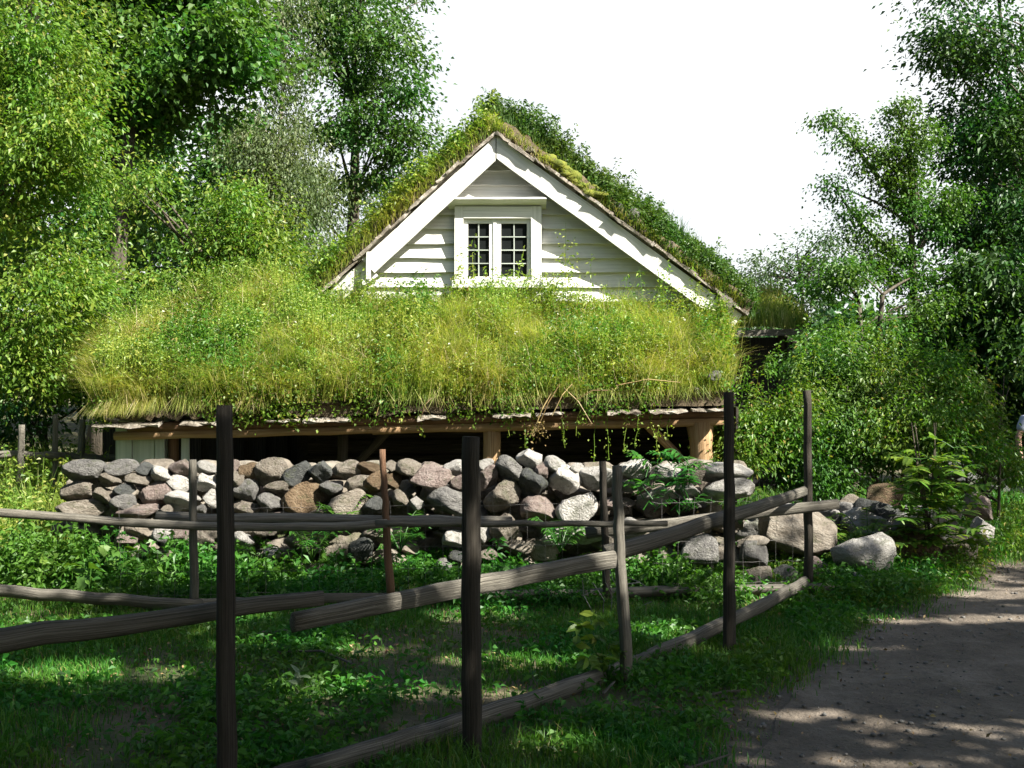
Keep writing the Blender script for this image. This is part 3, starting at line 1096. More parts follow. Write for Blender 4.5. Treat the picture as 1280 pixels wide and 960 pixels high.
# ------------------------------------------------------------------ fences
def pole(name, a, b, r0, r1, mat, parent, seed, n=14, wob=.012, flat=1.0, rough=.2, seg=11, mid=None):
    m = MB()
    a, b = Vector(a), Vector(b)
    rg2 = random.Random(seed)
    if mid is not None:
        mid = Vector(mid)
        pts = []
        for k in range(n + 1):
            t_ = k / n
            pts.append(a * (1 - t_) ** 2 + (mid * 2 - (a + b) / 2) * 2 * t_ * (1 - t_) + b * t_ * t_)
    else:
        pts = [a.lerp(b, k / n) for k in range(n + 1)]
    pts = [p + Vector((rg2.uniform(-wob, wob), rg2.uniform(-wob, wob), rg2.uniform(-wob, wob))) for p in pts]
    rr = [r0 + (r1 - r0) * k / n for k in range(n + 1)]
    m.tube(pts, rr, seg, rough, flat, seed, roll=rg2.uniform(0, 1))
    return m.build(name, mat, parent, True)


fa = empty('fence', (0.3, 6.4, 0))
tag(fa, 'near weathered pole fence running diagonally from the lower left to the path', 'fence')
pole('post', P(280, 507, 4.62), P(283, 1005, 4.62), .032, .04, M['dark_wood'], fa, 1, wob=.003)
pole('post', P(588, 545, 5.15), P(589, 975, 5.15), .036, .043, M['dark_wood'], fa, 2, wob=.003)
pole('post', P(771, 582, 6.35), P(784, 865, 6.35), .026, .034, M['grey_wood'], fa, 3, wob=.006, mid=P(775, 700, 6.35))
pole('post', P(911, 490, 7.1), P(911, 825, 7.1), .031, .042, M['dark_wood'], fa, 4, wob=.004)
pole('rail', P(-260, 835, 4.1), P(405, 746, 4.95), .05, .028, M['grey_wood'], fa, 5, wob=.006, flat=.6)
pole('rail', P(365, 778, 4.95), P(766, 699, 6.3), .046, .052, M['grey_wood'], fa, 6, wob=.004, flat=.6, mid=P(575, 736, 5.6))
pole('rail', P(757, 694, 6.55), P(1006, 614, 9.12), .054, .042, M['grey_wood'], fa, 7, wob=.005, flat=.6, mid=P(915, 645, 7.4))
pole('rail', P(-250, 1150, 4.3), P(395, 960, 4.85), .05, .05, M['grey_wood'], fa, 8, wob=.012, flat=.7)
pole('rail', P(385, 962, 4.75), P(780, 838, 6.55), .046, .055, M['grey_wood'], fa, 9, wob=.005, flat=.6, mid=P(600, 898, 5.5))
pole('rail', P(760, 845, 6.6), P(1006, 727, 9.1), .05, .045, M['grey_wood'], fa, 10, wob=.008, flat=.8, mid=P(900, 782, 7.5))

fb = empty('fence', (-1.0, 8.8, 0))
tag(fb, 'low pole fence with wire netting running straight along the front of the stone wall', 'fence')
pole('post', P(241, 575, 8.45), P(243, 755, 8.45), .028, .034, M['grey_wood'], fb, 11, wob=.004)
pole('post', P(478, 562, 8.6), P(488, 745, 8.6), .024, .036, M['red_wood'], fb, 12, wob=.006)
pole('post', P(753, 577, 8.85), P(759, 765, 8.85), .03, .035, M['dark_wood'], fb, 13, wob=.004)
pole('post', P(1009, 488, 9.2), P(1011, 735, 9.2), .03, .036, M['dark_wood'], fb, 14, wob=.004)
pole('post', P(-30, 560, 8.3), P(-28, 760, 8.3), .03, .036, M['dark_wood'], fb, 15, wob=.004)
pole('rail', P(-230, 618, 8.0), P(485, 655, 8.52), .035, .035, M['grey_wood'], fb, 16, wob=.006, mid=P(200, 655, 8.35))
pole('rail', P(195, 649, 8.58), P(640, 653, 8.78), .045, .04, M['grey_wood'], fb, 17, wob=.009)
pole('rail', P(470, 654, 8.5), P(835, 655, 8.78), .028, .024, M['grey_wood'], fb, 18, wob=.009)
pole('rail', P(732, 667, 8.95), P(1047, 630, 9.12), .052, .045, M['grey_wood'], fb, 19, wob=.008, flat=.7)
pole('rail', P(-230, 722, 8.1), P(255, 757, 8.4), .045, .04, M['grey_wood'], fb, 20, wob=.012)
pole('rail', P(180, 757, 8.45), P(560, 744, 8.65), .04, .035, M['grey_wood'], fb, 21, wob=.012)
pole('rail', P(530, 746, 8.7), P(1042, 735, 9.15), .038, .038, M['grey_wood'], fb, 22, wob=.008)
# wire netting behind the rails
m = MB()
rg = random.Random(8)


def wire(pts, r=.0016):
    m.tube(pts, r, 4, 0, cap=False)


def fbpt(f, z):
    a, b = P(150, 700, 8.55), P(1010, 700, 9.2)
    p = a.lerp(b, f)
    return Vector((p.x, p.y + rg.uniform(-.012, .012), z + rg.uniform(-.008, .008)))


for k in range(41):
    f = k / 40
    if .66 < f < .76:
        continue
    wire([fbpt(f + rg.uniform(-.002, .002), z) for z in (.02, .15, .3, .45, .62, .78)], .0009)
for z in (.08, .25, .42, .58, .74):
    for f0, f1 in ((0, .66), (.76, 1)):
        wire([fbpt(f0 + (f1 - f0) * k / 22, z) for k in range(23)], .0009)
for a in ([(755, 705), (757, 728), (766, 740), (783, 730), (800, 728)], [(757, 728), (765, 745), (764, 775), (774, 768), (790, 762)],
          [(732, 780), (745, 776), (760, 775)], [(728, 745), (750, 735)], [(741, 728), (755, 750), (752, 790)], [(762, 712), (766, 725), (774, 738)],
          [(790, 765), (800, 758), (815, 752)], [(785, 722), (800, 728), (810, 735)], [(728, 725), (730, 745), (741, 765), (738, 790)]):
    wire([P(x_, y_, 8.4 + rg.uniform(-.05, .05)) for x_, y_ in a], .0028)
m.build('wire_netting', M['wire'], fb)

fc = empty('fence', (-7, 13, 0))
tag(fc, 'sunlit old pole fence standing in the bright meadow left of the house', 'fence')
for k, (px, t_, b_, d) in enumerate(((27, 530, 655, 13.0), (70, 518, 650, 13.3), (103, 524, 640, 13.6), (-40, 535, 660, 12.8))):
    pole('post', P(px, t_, d), P(px - 5, b_ + 15, d), .035, .045, M['grey_wood'], fc, 30 + k, wob=.008)
pole('rail', P(-150, 562, 12.7), P(75, 571, 13.25), .045, .04, M['grey_wood'], fc, 35, wob=.012)
pole('rail', P(55, 569, 13.4), P(150, 574, 13.8), .035, .04, M['grey_wood'], fc, 36, wob=.012)
pole('rail', P(-150, 610, 12.7), P(150, 615, 13.7), .035, .04, M['grey_wood'], fc, 37, wob=.02)


# ------------------------------------------------------------------ trees and shrubs
def crown_pts(lobes, per, rc, rng, flat=.5, shell=.55, hang=0.0, void=0.0, vthr=.36):
    """lobes: (centre Vector, (rx, ry, rz), clusters). returns leaf centres, leaf directions, cluster centres"""
    LC, LT, CC = [], [], []
    for c, r, k in lobes:
        d = unit(rng.normal(size=(k, 3)))
        rr = rng.uniform(shell ** 3, 1, size=(k, 1)) ** (1 / 3.)
        rr = np.where(rng.random((k, 1)) < .2, rr * rng.uniform(.2, 1, (k, 1)), rr)
        bump = 1 + .36 * (vnoise(d[:, 0] * 3 + c[0], d[:, 2] * 3 + c[2], 1, 3)[:, None] - .5) * 2
        cc = np.array(c) + d * rr * np.array(r) * bump
        if void:
            q = vnoise(cc[:, 0] + cc[:, 1] * .6, cc[:, 2] + cc[:, 1] * .35, void, 9)
            cc = cc[q > vthr]
            d = d[q > vthr]
            k = len(cc)
            if k == 0:
                continue
        CC.append(cc)
        n = per
        rcs = rc * rng.uniform(.6, 1.35, size=(k, 1, 1))
        off = rng.normal(size=(k, n, 3)) * rcs * .55
        off[..., 2] *= flat
        out = unit(np.stack([d[:, 0], d[:, 1], d[:, 2] * .3], 1))[:, None, :]
        off[..., 2] -= .25 * np.linalg.norm(off[..., :2], axis=-1) * (1 - hang)
        if hang:
            off[..., 2] -= rng.uniform(0, hang, size=(k, n))
        p = cc[:, None, :] + off
        t = unit((off + out * rcs * .6 + np.array([0, 0, -.15 - hang])).reshape(-1, 3))
        LC.append(p.reshape(-1, 3))
        LT.append(t)
    return np.concatenate(LC), np.concatenate(LT), np.concatenate(CC)


def tree(name, base, top, lobes, label, cat, leaf, leafmat, per=40, rc=.45, r0=.16, group=None, limbs=26, seed=1, flat=.5, hang=0.0, up=.7,
         aspect=.55, shell=.55, lean_=None, barkm='bark', trunk=True, stems=1, lr=.12, void=.8, vthr=.36, dens=1.35, gaps=False, extra=()):
    rng = np.random.default_rng(seed)
    rg3 = random.Random(seed)
    base = Vector(base)
    root = empty(name, base)
    tag(root, label, cat, group)
    LC, LT, CC = crown_pts([(c, r_, int(k * dens)) for c, r_, k in lobes], per, rc, rng, flat, shell, hang, void, vthr)
    if gaps:
        # leaves cut out along the sun's rays so chosen patches of ground are lit
        gx, gy = LC[:, 0] - LC[:, 2] * SUN.x / SUN.z, LC[:, 1] - LC[:, 2] * SUN.y / SUN.z
        keep = np.ones(len(LC), dtype=bool)
        for (ax, ay, rx, ry) in SUN_PATCHES:
            e = ((gx - ax) / rx) ** 2 + ((gy - ay) / ry) ** 2 + .9 * (vnoise(gx, gy, .16, 5) - .5)
            keep &= e > 1
        LC, LT = LC[keep], LT[keep]
    V, Qd = leaf_arrays(LC, leaf, rng, up=up, tdir=LT, aspect=aspect)
    fast('crown', V, Qd, M[leafmat], root)
    m = MB()
    tops = []
    for s_ in range(stems):
        tp = Vector(top) + Vector((rg3.uniform(-.6, .6), rg3.uniform(-.6, .6), rg3.uniform(-.4, .1))) * (s_ > 0)
        b0 = base + Vector((rg3.uniform(-.15, .15), rg3.uniform(-.15, .15), -.1)) * (1 if s_ else .0)
        b0.z = base.z - .15
        pts = []
        n = 8
        for k in range(n + 1):
            f = k / n
            p = b0.lerp(tp, f)
            p.x += math.sin(f * 3 + seed) * .12 * r0 / .16
            p.y += math.cos(f * 2.4 + seed) * .1 * r0 / .16
            pts.append(p)
        m.tube(pts, [r0 * (1.25 if k == 0 else 1) * (1 - .8 * (k / n)) for k in range(n + 1)], 8, .08, seed=seed)
        tops.append(pts)
    pick = rg3.sample(range(len(CC)), min(limbs, len(CC)))
    for q in pick:
        c = Vector(CC[q])
        pts = rg3.choice(tops)
        f = rg3.uniform(.3, .95)
        # limb leaves the trunk below its end
        best = min(range(2, len(pts)), key=lambda j: abs(pts[j].z - (c.z - (c - pts[j]).length * .35)))
        s0 = pts[best]
        ln = (c - s0).length
        mid = s0.lerp(c, .5) + Vector((rg3.uniform(-.1, .1), rg3.uniform(-.1, .1), .08)) * ln
        pp = [s0 * (1 - t_) ** 2 + mid * 2 * t_ * (1 - t_) + c * t_ * t_ for t_ in (0, .25, .5, .75, 1)]
        rr = min(r0 * .45, .012 + ln * .012)
        m.tube(pp, [rr, rr * .8, rr * .6, rr * .4, rr * .2], 5, .05, cap=False)
    for e_ in extra:
        m.tube([Vector(q) for q in e_], [r0 * .5 * (1 - .8 * k / (len(e_) - 1)) for k in range(len(e_))], 6, .06, cap=False)
    m.build('trunk' if trunk else 'stems', M[barkm], root, True)
    return root


def lobe(px, py, d, rpx, rpy, dep, k):
    c = P(px, py, d)
    return (c, (rpx / F * d, dep, rpy / F * d), k)


def G0(x, y):
    return (x, y, gzf(x, y))


# left side
tree('ash_tree', G0(-6.9, 14.2), (-6.4, 14.5, 6.0),
     [lobe(40, 60, 14, 85, 95, 1.2, 75), lobe(85, 170, 13.8, 55, 70, .9, 40), lobe(30, 230, 14, 85, 90, 1.3, 70), lobe(50, 360, 14, 85, 85, 1.2, 65),
      lobe(-60, 150, 14.5, 90, 150, 1.4, 50), lobe(-90, 330, 14.5, 90, 140, 1.4, 40), lobe(10, -70, 14.4, 90, 70, 1.2, 35), lobe(30, 455, 13.9, 65, 45, .8, 26)],
     'bright green leafy tree filling the top left corner above the meadow fence', 'tree', .064, 'leaf_bright', per=125, rc=.46, r0=.13, seed=3, limbs=40)
tree('hazel_tree', G0(-5.5, 17.2), (-5.0, 17.2, 3.6),
     [lobe(190, 240, 16.6, 75, 75, 1.2, 55), lobe(270, 300, 16.2, 75, 90, 1.2, 70), lobe(170, 370, 16.6, 75, 75, 1.2, 50), lobe(320, 280, 16.8, 45, 70, .9, 30),
      lobe(110, 330, 17, 50, 90, 1, 30), lobe(240, 400, 16.6, 70, 50, 1, 30), lobe(130, 440, 16.5, 50, 50, 1, 22), lobe(350, 345, 16.9, 40, 45, .8, 16)],
     'rounded yellow-green tree just behind the left slope of the sod roof', 'tree', .064, 'leaf_bright', per=125, rc=.46, r0=.11, seed=5, stems=3, limbs=40)
tree('maple_tree', G0(-8.2, 21.5), (-6.7, 21.5, 9.5),
     [lobe(170, 60, 21, 80, 80, 1.6, 55), lobe(250, 50, 21, 90, 80, 1.7, 60), lobe(200, 150, 21, 80, 70, 1.6, 50), lobe(270, 130, 21, 60, 65, 1.4, 35),
      lobe(110, -30, 21.5, 90, 70, 1.8, 40), lobe(250, -50, 21.5, 100, 60, 1.8, 40), lobe(180, 240, 22, 70, 60, 1.5, 25), lobe(130, 140, 22, 50, 90, 1.6, 30)],
     'dark green broadleaf tree with a black trunk at the top left behind the bright trees', 'tree', .115, 'leaf_mid', per=120, rc=.6, r0=.28, seed=8, aspect=.85, limbs=34)
tree('birch_tree', G0(-5.6, 26.0), (-5.2, 26, 9.6),
     [lobe(350, 160, 25.5, 45, 45, 1.2, 40), lobe(320, 200, 25.5, 40, 60, 1.2, 36), lobe(375, 215, 25.3, 38, 55, 1.1, 34), lobe(345, 60, 26, 38, 70, 1.1, 30),
      lobe(355, 280, 25.5, 45, 45, 1.2, 28), lobe(400, 330, 25, 40, 40, 1, 20), lobe(365, -20, 26, 40, 40, 1, 14)],
     'grey-green drooping birch between the maple and the oak left of the gable', 'tree', .075, 'leaf_birch', per=110, rc=.55, r0=.14, seed=9, hang=.9, flat=.8, up=.25,
     barkm='birch_bark', limbs=30, dens=2.2)
tree('oak_tree', G0(-4.6, 30.0), (-4.3, 29.5, 10.5),
     [lobe(395, 30, 28, 60, 50, 2.2, 36), lobe(450, 20, 28, 55, 45, 2, 34), lobe(485, 60, 28, 42, 38, 1.6, 26), lobe(440, 95, 28, 55, 35, 2, 30), lobe(510, 115, 27.5, 24, 28, 1, 13),
      lobe(420, 150, 28, 45, 28, 1.8, 20), lobe(470, 150, 27.5, 50, 22, 1.4, 22), lobe(515, 160, 27.5, 18, 14, .8, 7), lobe(490, 185, 27.5, 45, 14, 1.2, 13),
      lobe(400, 215, 28, 30, 18, 1.2, 9), lobe(460, 222, 28, 40, 14, 1.2, 10), lobe(430, -50, 29, 110, 60, 3, 50), lobe(390, 250, 28, 30, 30, 1, 10)],
     'tall oak with spreading ragged crown and sky gaps left of the roof ridge', 'tree', .12, 'leaf_oak', per=95, rc=.55, r0=.3, seed=12, aspect=.6, limbs=70, shell=.3, dens=1.1, void=.5)
tree('birch_tree', G0(-3.4, 34.0), (-3.6, 34, 7.2),
     [lobe(470, 245, 33, 50, 40, 1.8, 30), lobe(430, 285, 33, 45, 35, 1.6, 22), lobe(540, 200, 33, 40, 26, 1.6, 20), lobe(520, 255, 33, 40, 50, 1.5, 24), lobe(590, 190, 34, 30, 20, 1.2, 10)],
     'pale small-leaved birch seen low behind the left roof slope', 'tree', .10, 'leaf_grey', per=85, rc=.6, r0=.15, seed=14, hang=.4, barkm='birch_bark')
tree('bush', G0(-7.3, 17.6), (-7.3, 17.6, 2.2),
     [lobe(30, 470, 17.3, 60, 45, 1, 34), lobe(100, 490, 17.5, 60, 50, 1, 36), lobe(160, 470, 17.6, 50, 50, 1, 26), lobe(50, 540, 17.6, 90, 40, 1, 32)],
     'dark shaded bush behind the sunlit meadow fence on the left', 'bush', .10, 'leaf_dark', per=55, rc=.45, r0=.05, seed=15, trunk=False, stems=3)

# right side
EX, BR = [], []
for pts_ in ([(1146, 290), (1120, 250), (1085, 205), (1060, 170), (1030, 148)], [(1146, 330), (1120, 318), (1085, 290), (1060, 260), (1040, 228)], [(1146, 250), (1138, 200), (1128, 160), (1120, 130)],
             [(1148, 310), (1175, 270), (1195, 240)], [(1146, 360), (1110, 345), (1085, 325)], [(1146, 270), (1125, 225), (1105, 190)]):
    EX.append([P(x_, y_, 17 + .08 * q) for q, (x_, y_) in enumerate(pts_)])
    for q in range(1, len(pts_)):
        x_, y_ = pts_[q]
        x0_, y0_ = pts_[q - 1]
        big = 1.25 - .16 * q
        BR.append(lobe(x_, y_, 17, 15 * big, 11 * big, .35, int(7 * big)))
        BR.append(lobe((x_ + x0_) / 2, (y_ + y0_) / 2 - 3, 17, 15 * big, 11 * big, .35, int(6 * big)))
tree('maple_tree', G0(6.15, 17.0), P(1143, 165, 17.1), BR + [lobe(1150, 175, 17, 22, 28, .6, 12), lobe(1165, 250, 17.2, 20, 36, .5, 9)],
     'slender tree with a bare dark trunk and long branches reaching left into the white sky', 'tree', .052, 'leaf_mid', per=62, rc=.26, r0=.11, seed=21, limbs=16, aspect=.7,
     void=0, dens=1.35, extra=EX)
tree('elm_tree', G0(8.8, 18.5), (8.5, 18.5, 9.5),
     [lobe(1220, 60, 18, 60, 60, 1.3, 42), lobe(1180, 40, 18, 24, 40, .9, 12), lobe(1250, 160, 18, 70, 60, 1.5, 46), lobe(1205, 170, 18, 32, 60, 1.1, 20), lobe(1260, 270, 18, 70, 60, 1.5, 50),
      lobe(1220, -50, 18.5, 70, 60, 1.5, 34), lobe(1330, 100, 18.5, 70, 150, 1.6, 60), lobe(1340, 300, 18.5, 70, 120, 1.6, 50), lobe(1210, 260, 18.4, 34, 50, 1.1, 20)],
     'tall dark airy tree at the right edge with thin upright trunks', 'tree', .085, 'leaf_dark', per=62, rc=.45, r0=.09, seed=22, stems=3, limbs=60, shell=.1, dens=1.9, void=.35, vthr=.3)
tree('elm_tree', G0(8.3, 17.5), (8.2, 17.3, 4.8),
     [lobe(1240, 350, 17, 60, 55, 1.2, 55), lobe(1270, 430, 16.8, 60, 55, 1.2, 60), lobe(1200, 420, 17.4, 45, 50, 1, 40), lobe(1290, 510, 17.3, 60, 50, 1.2, 50),
      lobe(1340, 420, 17, 60, 120, 1.4, 60), lobe(1215, 480, 17.8, 50, 40, 1, 30)],
     'low dense dark tree at the right edge below the tall airy one', 'tree', .10, 'leaf_dark', per=70, rc=.45, r0=.09, seed=23, stems=2)
tree('oak_tree', G0(5.0, 16.6), (5.1, 16.6, 2.9),
     [lobe(1040, 345, 16.4, 45, 28, .8, 34), lobe(1030, 385, 16.3, 26, 30, .6, 20), lobe(1085, 360, 16.4, 45, 32, .9, 34), lobe(1110, 410, 16.2, 60, 36, .9, 44), lobe(1045, 420, 16.2, 50, 34, .9, 40),
      lobe(1170, 390, 16.6, 40, 36, .8, 26), lobe(1150, 345, 16.8, 26, 20, .5, 10), lobe(1020, 450, 15.6, 26, 24, .5, 14)],
     'mid-green bushy tree beside the dark shed, right of the roof', 'tree', .062, 'leaf_mid', per=120, rc=.36, r0=.14, seed=25, stems=2, shell=.3, void=.5, vthr=.4)
tree('aspen_tree', G0(8.8, 34.0), (8.8, 34, 5.4),
     [lobe(950, 330, 34, 28, 35, 1.4, 24), lobe(1015, 285, 34, 40, 28, 1.8, 26), lobe(985, 345, 34, 45, 45, 2, 40), lobe(1045, 320, 34, 40, 40, 1.8, 34), lobe(940, 385, 34, 35, 40, 1.6, 26)],
     'pale grey-green distant tree between the roof and the slender trunk', 'tree', .11, 'leaf_grey', per=90, rc=.75, r0=.16, seed=26, limbs=34, dens=1.0)

SH = [((3.55, 12.9), [lobe(945, 515, 12.6, 36, 30, .5, 26), lobe(935, 560, 12.3, 42, 34, .5, 34), lobe(985, 520, 12.4, 42, 60, .6, 44), lobe(1005, 465, 12.8, 24, 30, .4, 14), lobe(975, 590, 12, 40, 22, .3, 22)],
       'leaf_shrub', 'bright leafy shrub hard against the right corner of the house'),
      ((4.5, 13.2), [lobe(1040, 455, 13.2, 45, 40, .7, 34), lobe(1050, 535, 12.6, 60, 45, .7, 50), lobe(1080, 490, 12.9, 40, 40, .5, 26), lobe(1020, 590, 12.2, 60, 22, .4, 34)], 'leaf_mid',
       'dark green shrub directly behind the right end post of the fence'),
      ((5.5, 13.0), [lobe(1125, 475, 12.8, 50, 34, .6, 36), lobe(1180, 470, 12.9, 40, 34, .6, 26), lobe(1200, 510, 12.7, 42, 34, .6, 32), lobe(1120, 545, 12.4, 55, 45, .6, 46), lobe(1215, 550, 12.5, 38, 26, .5, 22),
                     lobe(1165, 525, 12.3, 40, 40, .5, 30), lobe(1262, 582, 13.2, 26, 22, .3, 16)], 'leaf_shrub',
       'broad yellow-green shrub spreading above the leafy sapling by the path')]
for k, (b, lo, mt, lab) in enumerate(SH):
    tree('shrub', G0(*b), (b[0], b[1], 1.9), lo, lab, 'shrub', .046, mt, per=105, rc=.26, r0=.022, seed=40 + k, trunk=False, stems=5,
         group='shrubs right of the house', limbs=50, void=.5, vthr=.42, dens=1.7, shell=.35)
SHOOT = []
for k, (px, py, d, n_) in enumerate(((1005, 452, 12.7, 8), (1045, 425, 13.2, 14), (1130, 450, 12.9, 14), (1190, 445, 13, 12), (940, 490, 12.5, 7), (1090, 440, 13, 10))):
    c = P(px, py + 30, d)
    C_ = np.tile(np.array(c), (n_, 1)) + R.normal(size=(n_, 3)) * np.array([.25, .25, .06])
    SHOOT.append((C_, k))
# trees outside the picture that shade the foreground and the right side
SUN_PATCHES = [(-.9, 6.15, 1.1, .2), (-2.6, 6.5, .8, .28), (2.2, 5.6, .8, .09), (1.45, 5.15, .5, .06), (3.4, 8.2, 1.2, .2), (4.2, 9.2, .9, .25), (0, 6.8, .5, .3), (-1.15, 5.75, .35, .16), (1.5, 5.85, .4, .13),  # ground spots kept sunny by cutting leaves from the unseen crowns
        (-1.3, 7.1, .7, .2), (-3.6, 7.7, .5, .35), (-2.5, 9.3, .7, .3), (.9, 9.45, .9, .3), (2.3, 7.3, .5, .12), (.9, 7.6, .3, .3), (-.3, 8.4, .5, .25), (-2.2, 8.1, .5, .25), (.2, 5.3, .25, .12), 
        (-3.2, 5.6, .4, .2), (1.9, 8.9, .4, .4), (-4.4, 8.9, .5, .3)]
SHADE = [((10.4, 2.0), [((8.0, 1.0, 8.0), (2.7, 2.4, 1.7), 105), ((10.4, 2.2, 9.2), (2.6, 2.2, 1.8), 95), ((6.6, 2.3, 7.2), (2.0, 1.7, 1.1), 60), ((9.4, 3.2, 8.0), (1.9, 1.3, 1.2), 50)]),
         ((8.4, -3.4), [((5.6, -1.8, 7.6), (2.9, 2.6, 1.6), 120), ((8.4, -3.0, 9.0), (2.8, 2.6, 1.8), 90), ((4.2, .4, 6.9), (1.9, 1.6, 1.1), 70), ((2.6, -1.4, 6.4), (2.2, 2.0, 1.1), 70)]),
         ((13.6, 3.6), [((11.6, 2.6, 8.6), (2.4, 1.9, 1.9), 85), ((13.4, 3.4, 9.2), (2.6, 2.2, 2.2), 90), ((12.4, .8, 7.6), (2.0, 1.8, 1.4), 60)]),
         ((2.6, -4.6), [((3.6, 3.2, 7.3), (1.9, 1.3, .9), 62), ((5.2, 3.9, 7.7), (1.6, 1.1, .9), 44), ((1.6, 1.6, 6.9), (1.8, 1.4, .9), 55), ((-.4, -.4, 6.6), (2.0, 1.6, 1.0), 55), ((2.6, -4.4, 8.6), (2.6, 2.2, 1.8), 70)]),
         ((-5.4, -3.2), [((-4.6, -1.6, 7.2), (2.4, 2.4, 1.4), 80), ((-5.8, -3.6, 9.0), (2.8, 2.6, 1.8), 80), ((-6.4, .8, 6.6), (2.0, 1.8, 1.2), 50)]),  # unseen tree added to block sky light over the foreground
         ((10.6, 9.4), [((9.6, 9.0, 5.7), (1.1, 1.0, .8), 16), ((10.8, 9.4, 7.2), (1.4, 1.3, 1.1), 20)]),  # unseen tree added to darken the shrubs right of the house
         ((15.5, 13.5), [((14.5, 13.2, 6.4), (2.2, 2.2, 2.6), 90), ((15.8, 13.8, 9.0), (2.6, 2.4, 2.4), 90), ((16.5, 15.5, 5.0), (2.2, 2.2, 2.6), 70)])]
for k, (b, lo) in enumerate(SHADE):
    tree('maple_tree', G0(*b), (b[0], b[1], 8.5), [(Vector(c), r, n) for c, r, n in lo],
         ['tall shade tree right of the path beside the camera', 'tall shade tree right of the camera, behind it', 'tall shade tree on the far right of the path', 'tall tree right behind the camera with low spreading limbs', 'tall unseen tree added behind the camera on the left to block sky light', 'slim tree across the path from the boulders',
          'tall dark tree far right beyond the path bend'][k], 'tree', .17, 'leaf_mid', per=46, rc=.62, r0=.22, seed=60 + k, aspect=.8, limbs=24, void=1.0, vthr=.42, dens=1.6, gaps=True,
         group='shade trees beside the path')

# distant wood and unseen trees round the camera: a few trees copied with shared meshes
rngs = random.Random(5)
protos = []
for k in range(3):
    lo = []
    for q in range(9):
        a = q * 2.4
        zz = 3.2 + q * .95
        rr = 2.3 * (1 - q / 14)
        lo.append((Vector((math.cos(a) * rr * .6, math.sin(a) * rr * .6, zz)), (rr, rr, 1.4), 34))
    r_ = tree('forest_tree', (0, 0, 0), (0, 0, 11), lo, 'tall leafy tree in the wood behind', 'tree', .22, ['leaf_mid', 'leaf_dark', 'leaf_oak'][k], per=34, rc=.8,
              r0=.2, seed=80 + k, group='trees of the wood behind the house', aspect=.7, limbs=16)
    protos.append(r_)
spots = [(-9, -12), (-3, -14), (3, -13), (-13, -7), (-14, -1), (8.5, -15), (-6, -18), (1, -20), (-11, 3.5), (-24, 30), (-19, 36), (-15, 27), (-14, 41), (-11.5, 32), (-9.5, 38), (-26, 44), (-20, 22), (-15.5, 19), (-12, 23.5),  # spots behind and beside the camera added to block sky fill
         (13, 28), (20, 27), (17, 22), (23, 38), (26, 30), (21, 18), (28, 22)]
for k, (x, y) in enumerate(spots):
    src = protos[k % 3]
    if k < 3:
        r_ = src
    else:
        r_ = src.copy()
        COL.objects.link(r_)
        for ch in list(src.children):
            c = ch.copy()
            COL.objects.link(c)
            c.parent = r_
    s_ = rngs.uniform(.85, 1.15)
    r_.location = (x, y, gzf(x, y))
    r_.rotation_euler = (0, 0, rngs.uniform(0, 6))
    r_.scale = (s_, s_, s_ * rngs.uniform(.9, 1.1))
    side = 'left' if x < 0 else 'right'
    r_['label'] = 'dark leafy tree of the wood, glimpsed on the %s, unseen where added round the camera' % side
    r_['group'] = 'trees of the %s wood' % side
# far low wood closing the horizon
LC = []
rngn = np.random.default_rng(77)
n = 5200
a = rngn.uniform(-1.25, 1.25, n)
rr = rngn.uniform(62, 78, n)
hz = rngn.uniform(0, 1, n) ** .8 * (4.2 + 2.2 * vnoise(a * 40, a * 0, 3, 4))
C = np.stack([np.sin(a) * rr, np.cos(a) * rr, hz], 1)
C = (C[:, None, :] + rngn.normal(size=(n, 9, 3)) * .7).reshape(-1, 3)
V, Qd = leaf_arrays(C, .7, rngn, up=.5, aspect=.8)
o = fast('distant_wood', V, Qd, M['leaf_dark'])
tag(o, 'far-off dark wood closing the horizon behind house and trees', 'wood', kind='stuff')

# ------------------------------------------------------------------ shed at the right
shed = empty('shed', (4.3, 18.5, 0))
tag(shed, 'small black timber shed with yellow-green sod roof half hidden by shrubs', 'shed')
m = MB()
for k in range(8):
    x = 3.3 + k * .15
    m.board((x, 18, -.1), (x, 18, 2.45), .146, .03, (1, 0, 0), 2)
for k in range(9):
    m.board((3.25, 18.1 + k * .15, -.1), (3.25, 18.1 + k * .15, 2.4), .146, .03, (0, 1, 0), 2)
for k in range(9):
    m.board((4.5, 18.1 + k * .15, -.1), (4.5, 18.1 + k * .15, 2.4), .146, .03, (0, 1, 0), 2)
m.build('wall', M['black_board'], shed)
m = MB()
m.board((4.32, 17.96, 1.2), (4.32, 17.96, 2.5), .1, .05, (1, 0, 0), 2)
m.build('corner_post', M['dark_wood'], shed)
xs_ = np.linspace(3.1, 4.75, 24)
ys_ = np.linspace(17.7, 20, 16)
sr = lambda X, Y: 2.52 + (Y - 17.7) * .28 + .08 * (vnoise(X, Y, .5, 7) - .5) + .06 * np.minimum(X - 3.0, 1)
rf = grid_sheet('sod_roof', xs_, ys_, sr, M['moss'], shed)
m = MB()
m.board((3.1, 17.68, 2.48), (4.75, 17.68, 2.53), .1, .04)
m.build('fascia', M['grey_wood'], rf)
C = np.stack([R.uniform(3.1, 4.75, 3500), R.uniform(17.7, 20, 3500), np.zeros(3500)], 1)
C[:, 2] = sr(C[:, 0], C[:, 1])
V, Qd = blade_arrays(C, .3, .014, R, leanamp=.7)
fast('turf_grass', V, Qd, M['grass_turf'], rf)

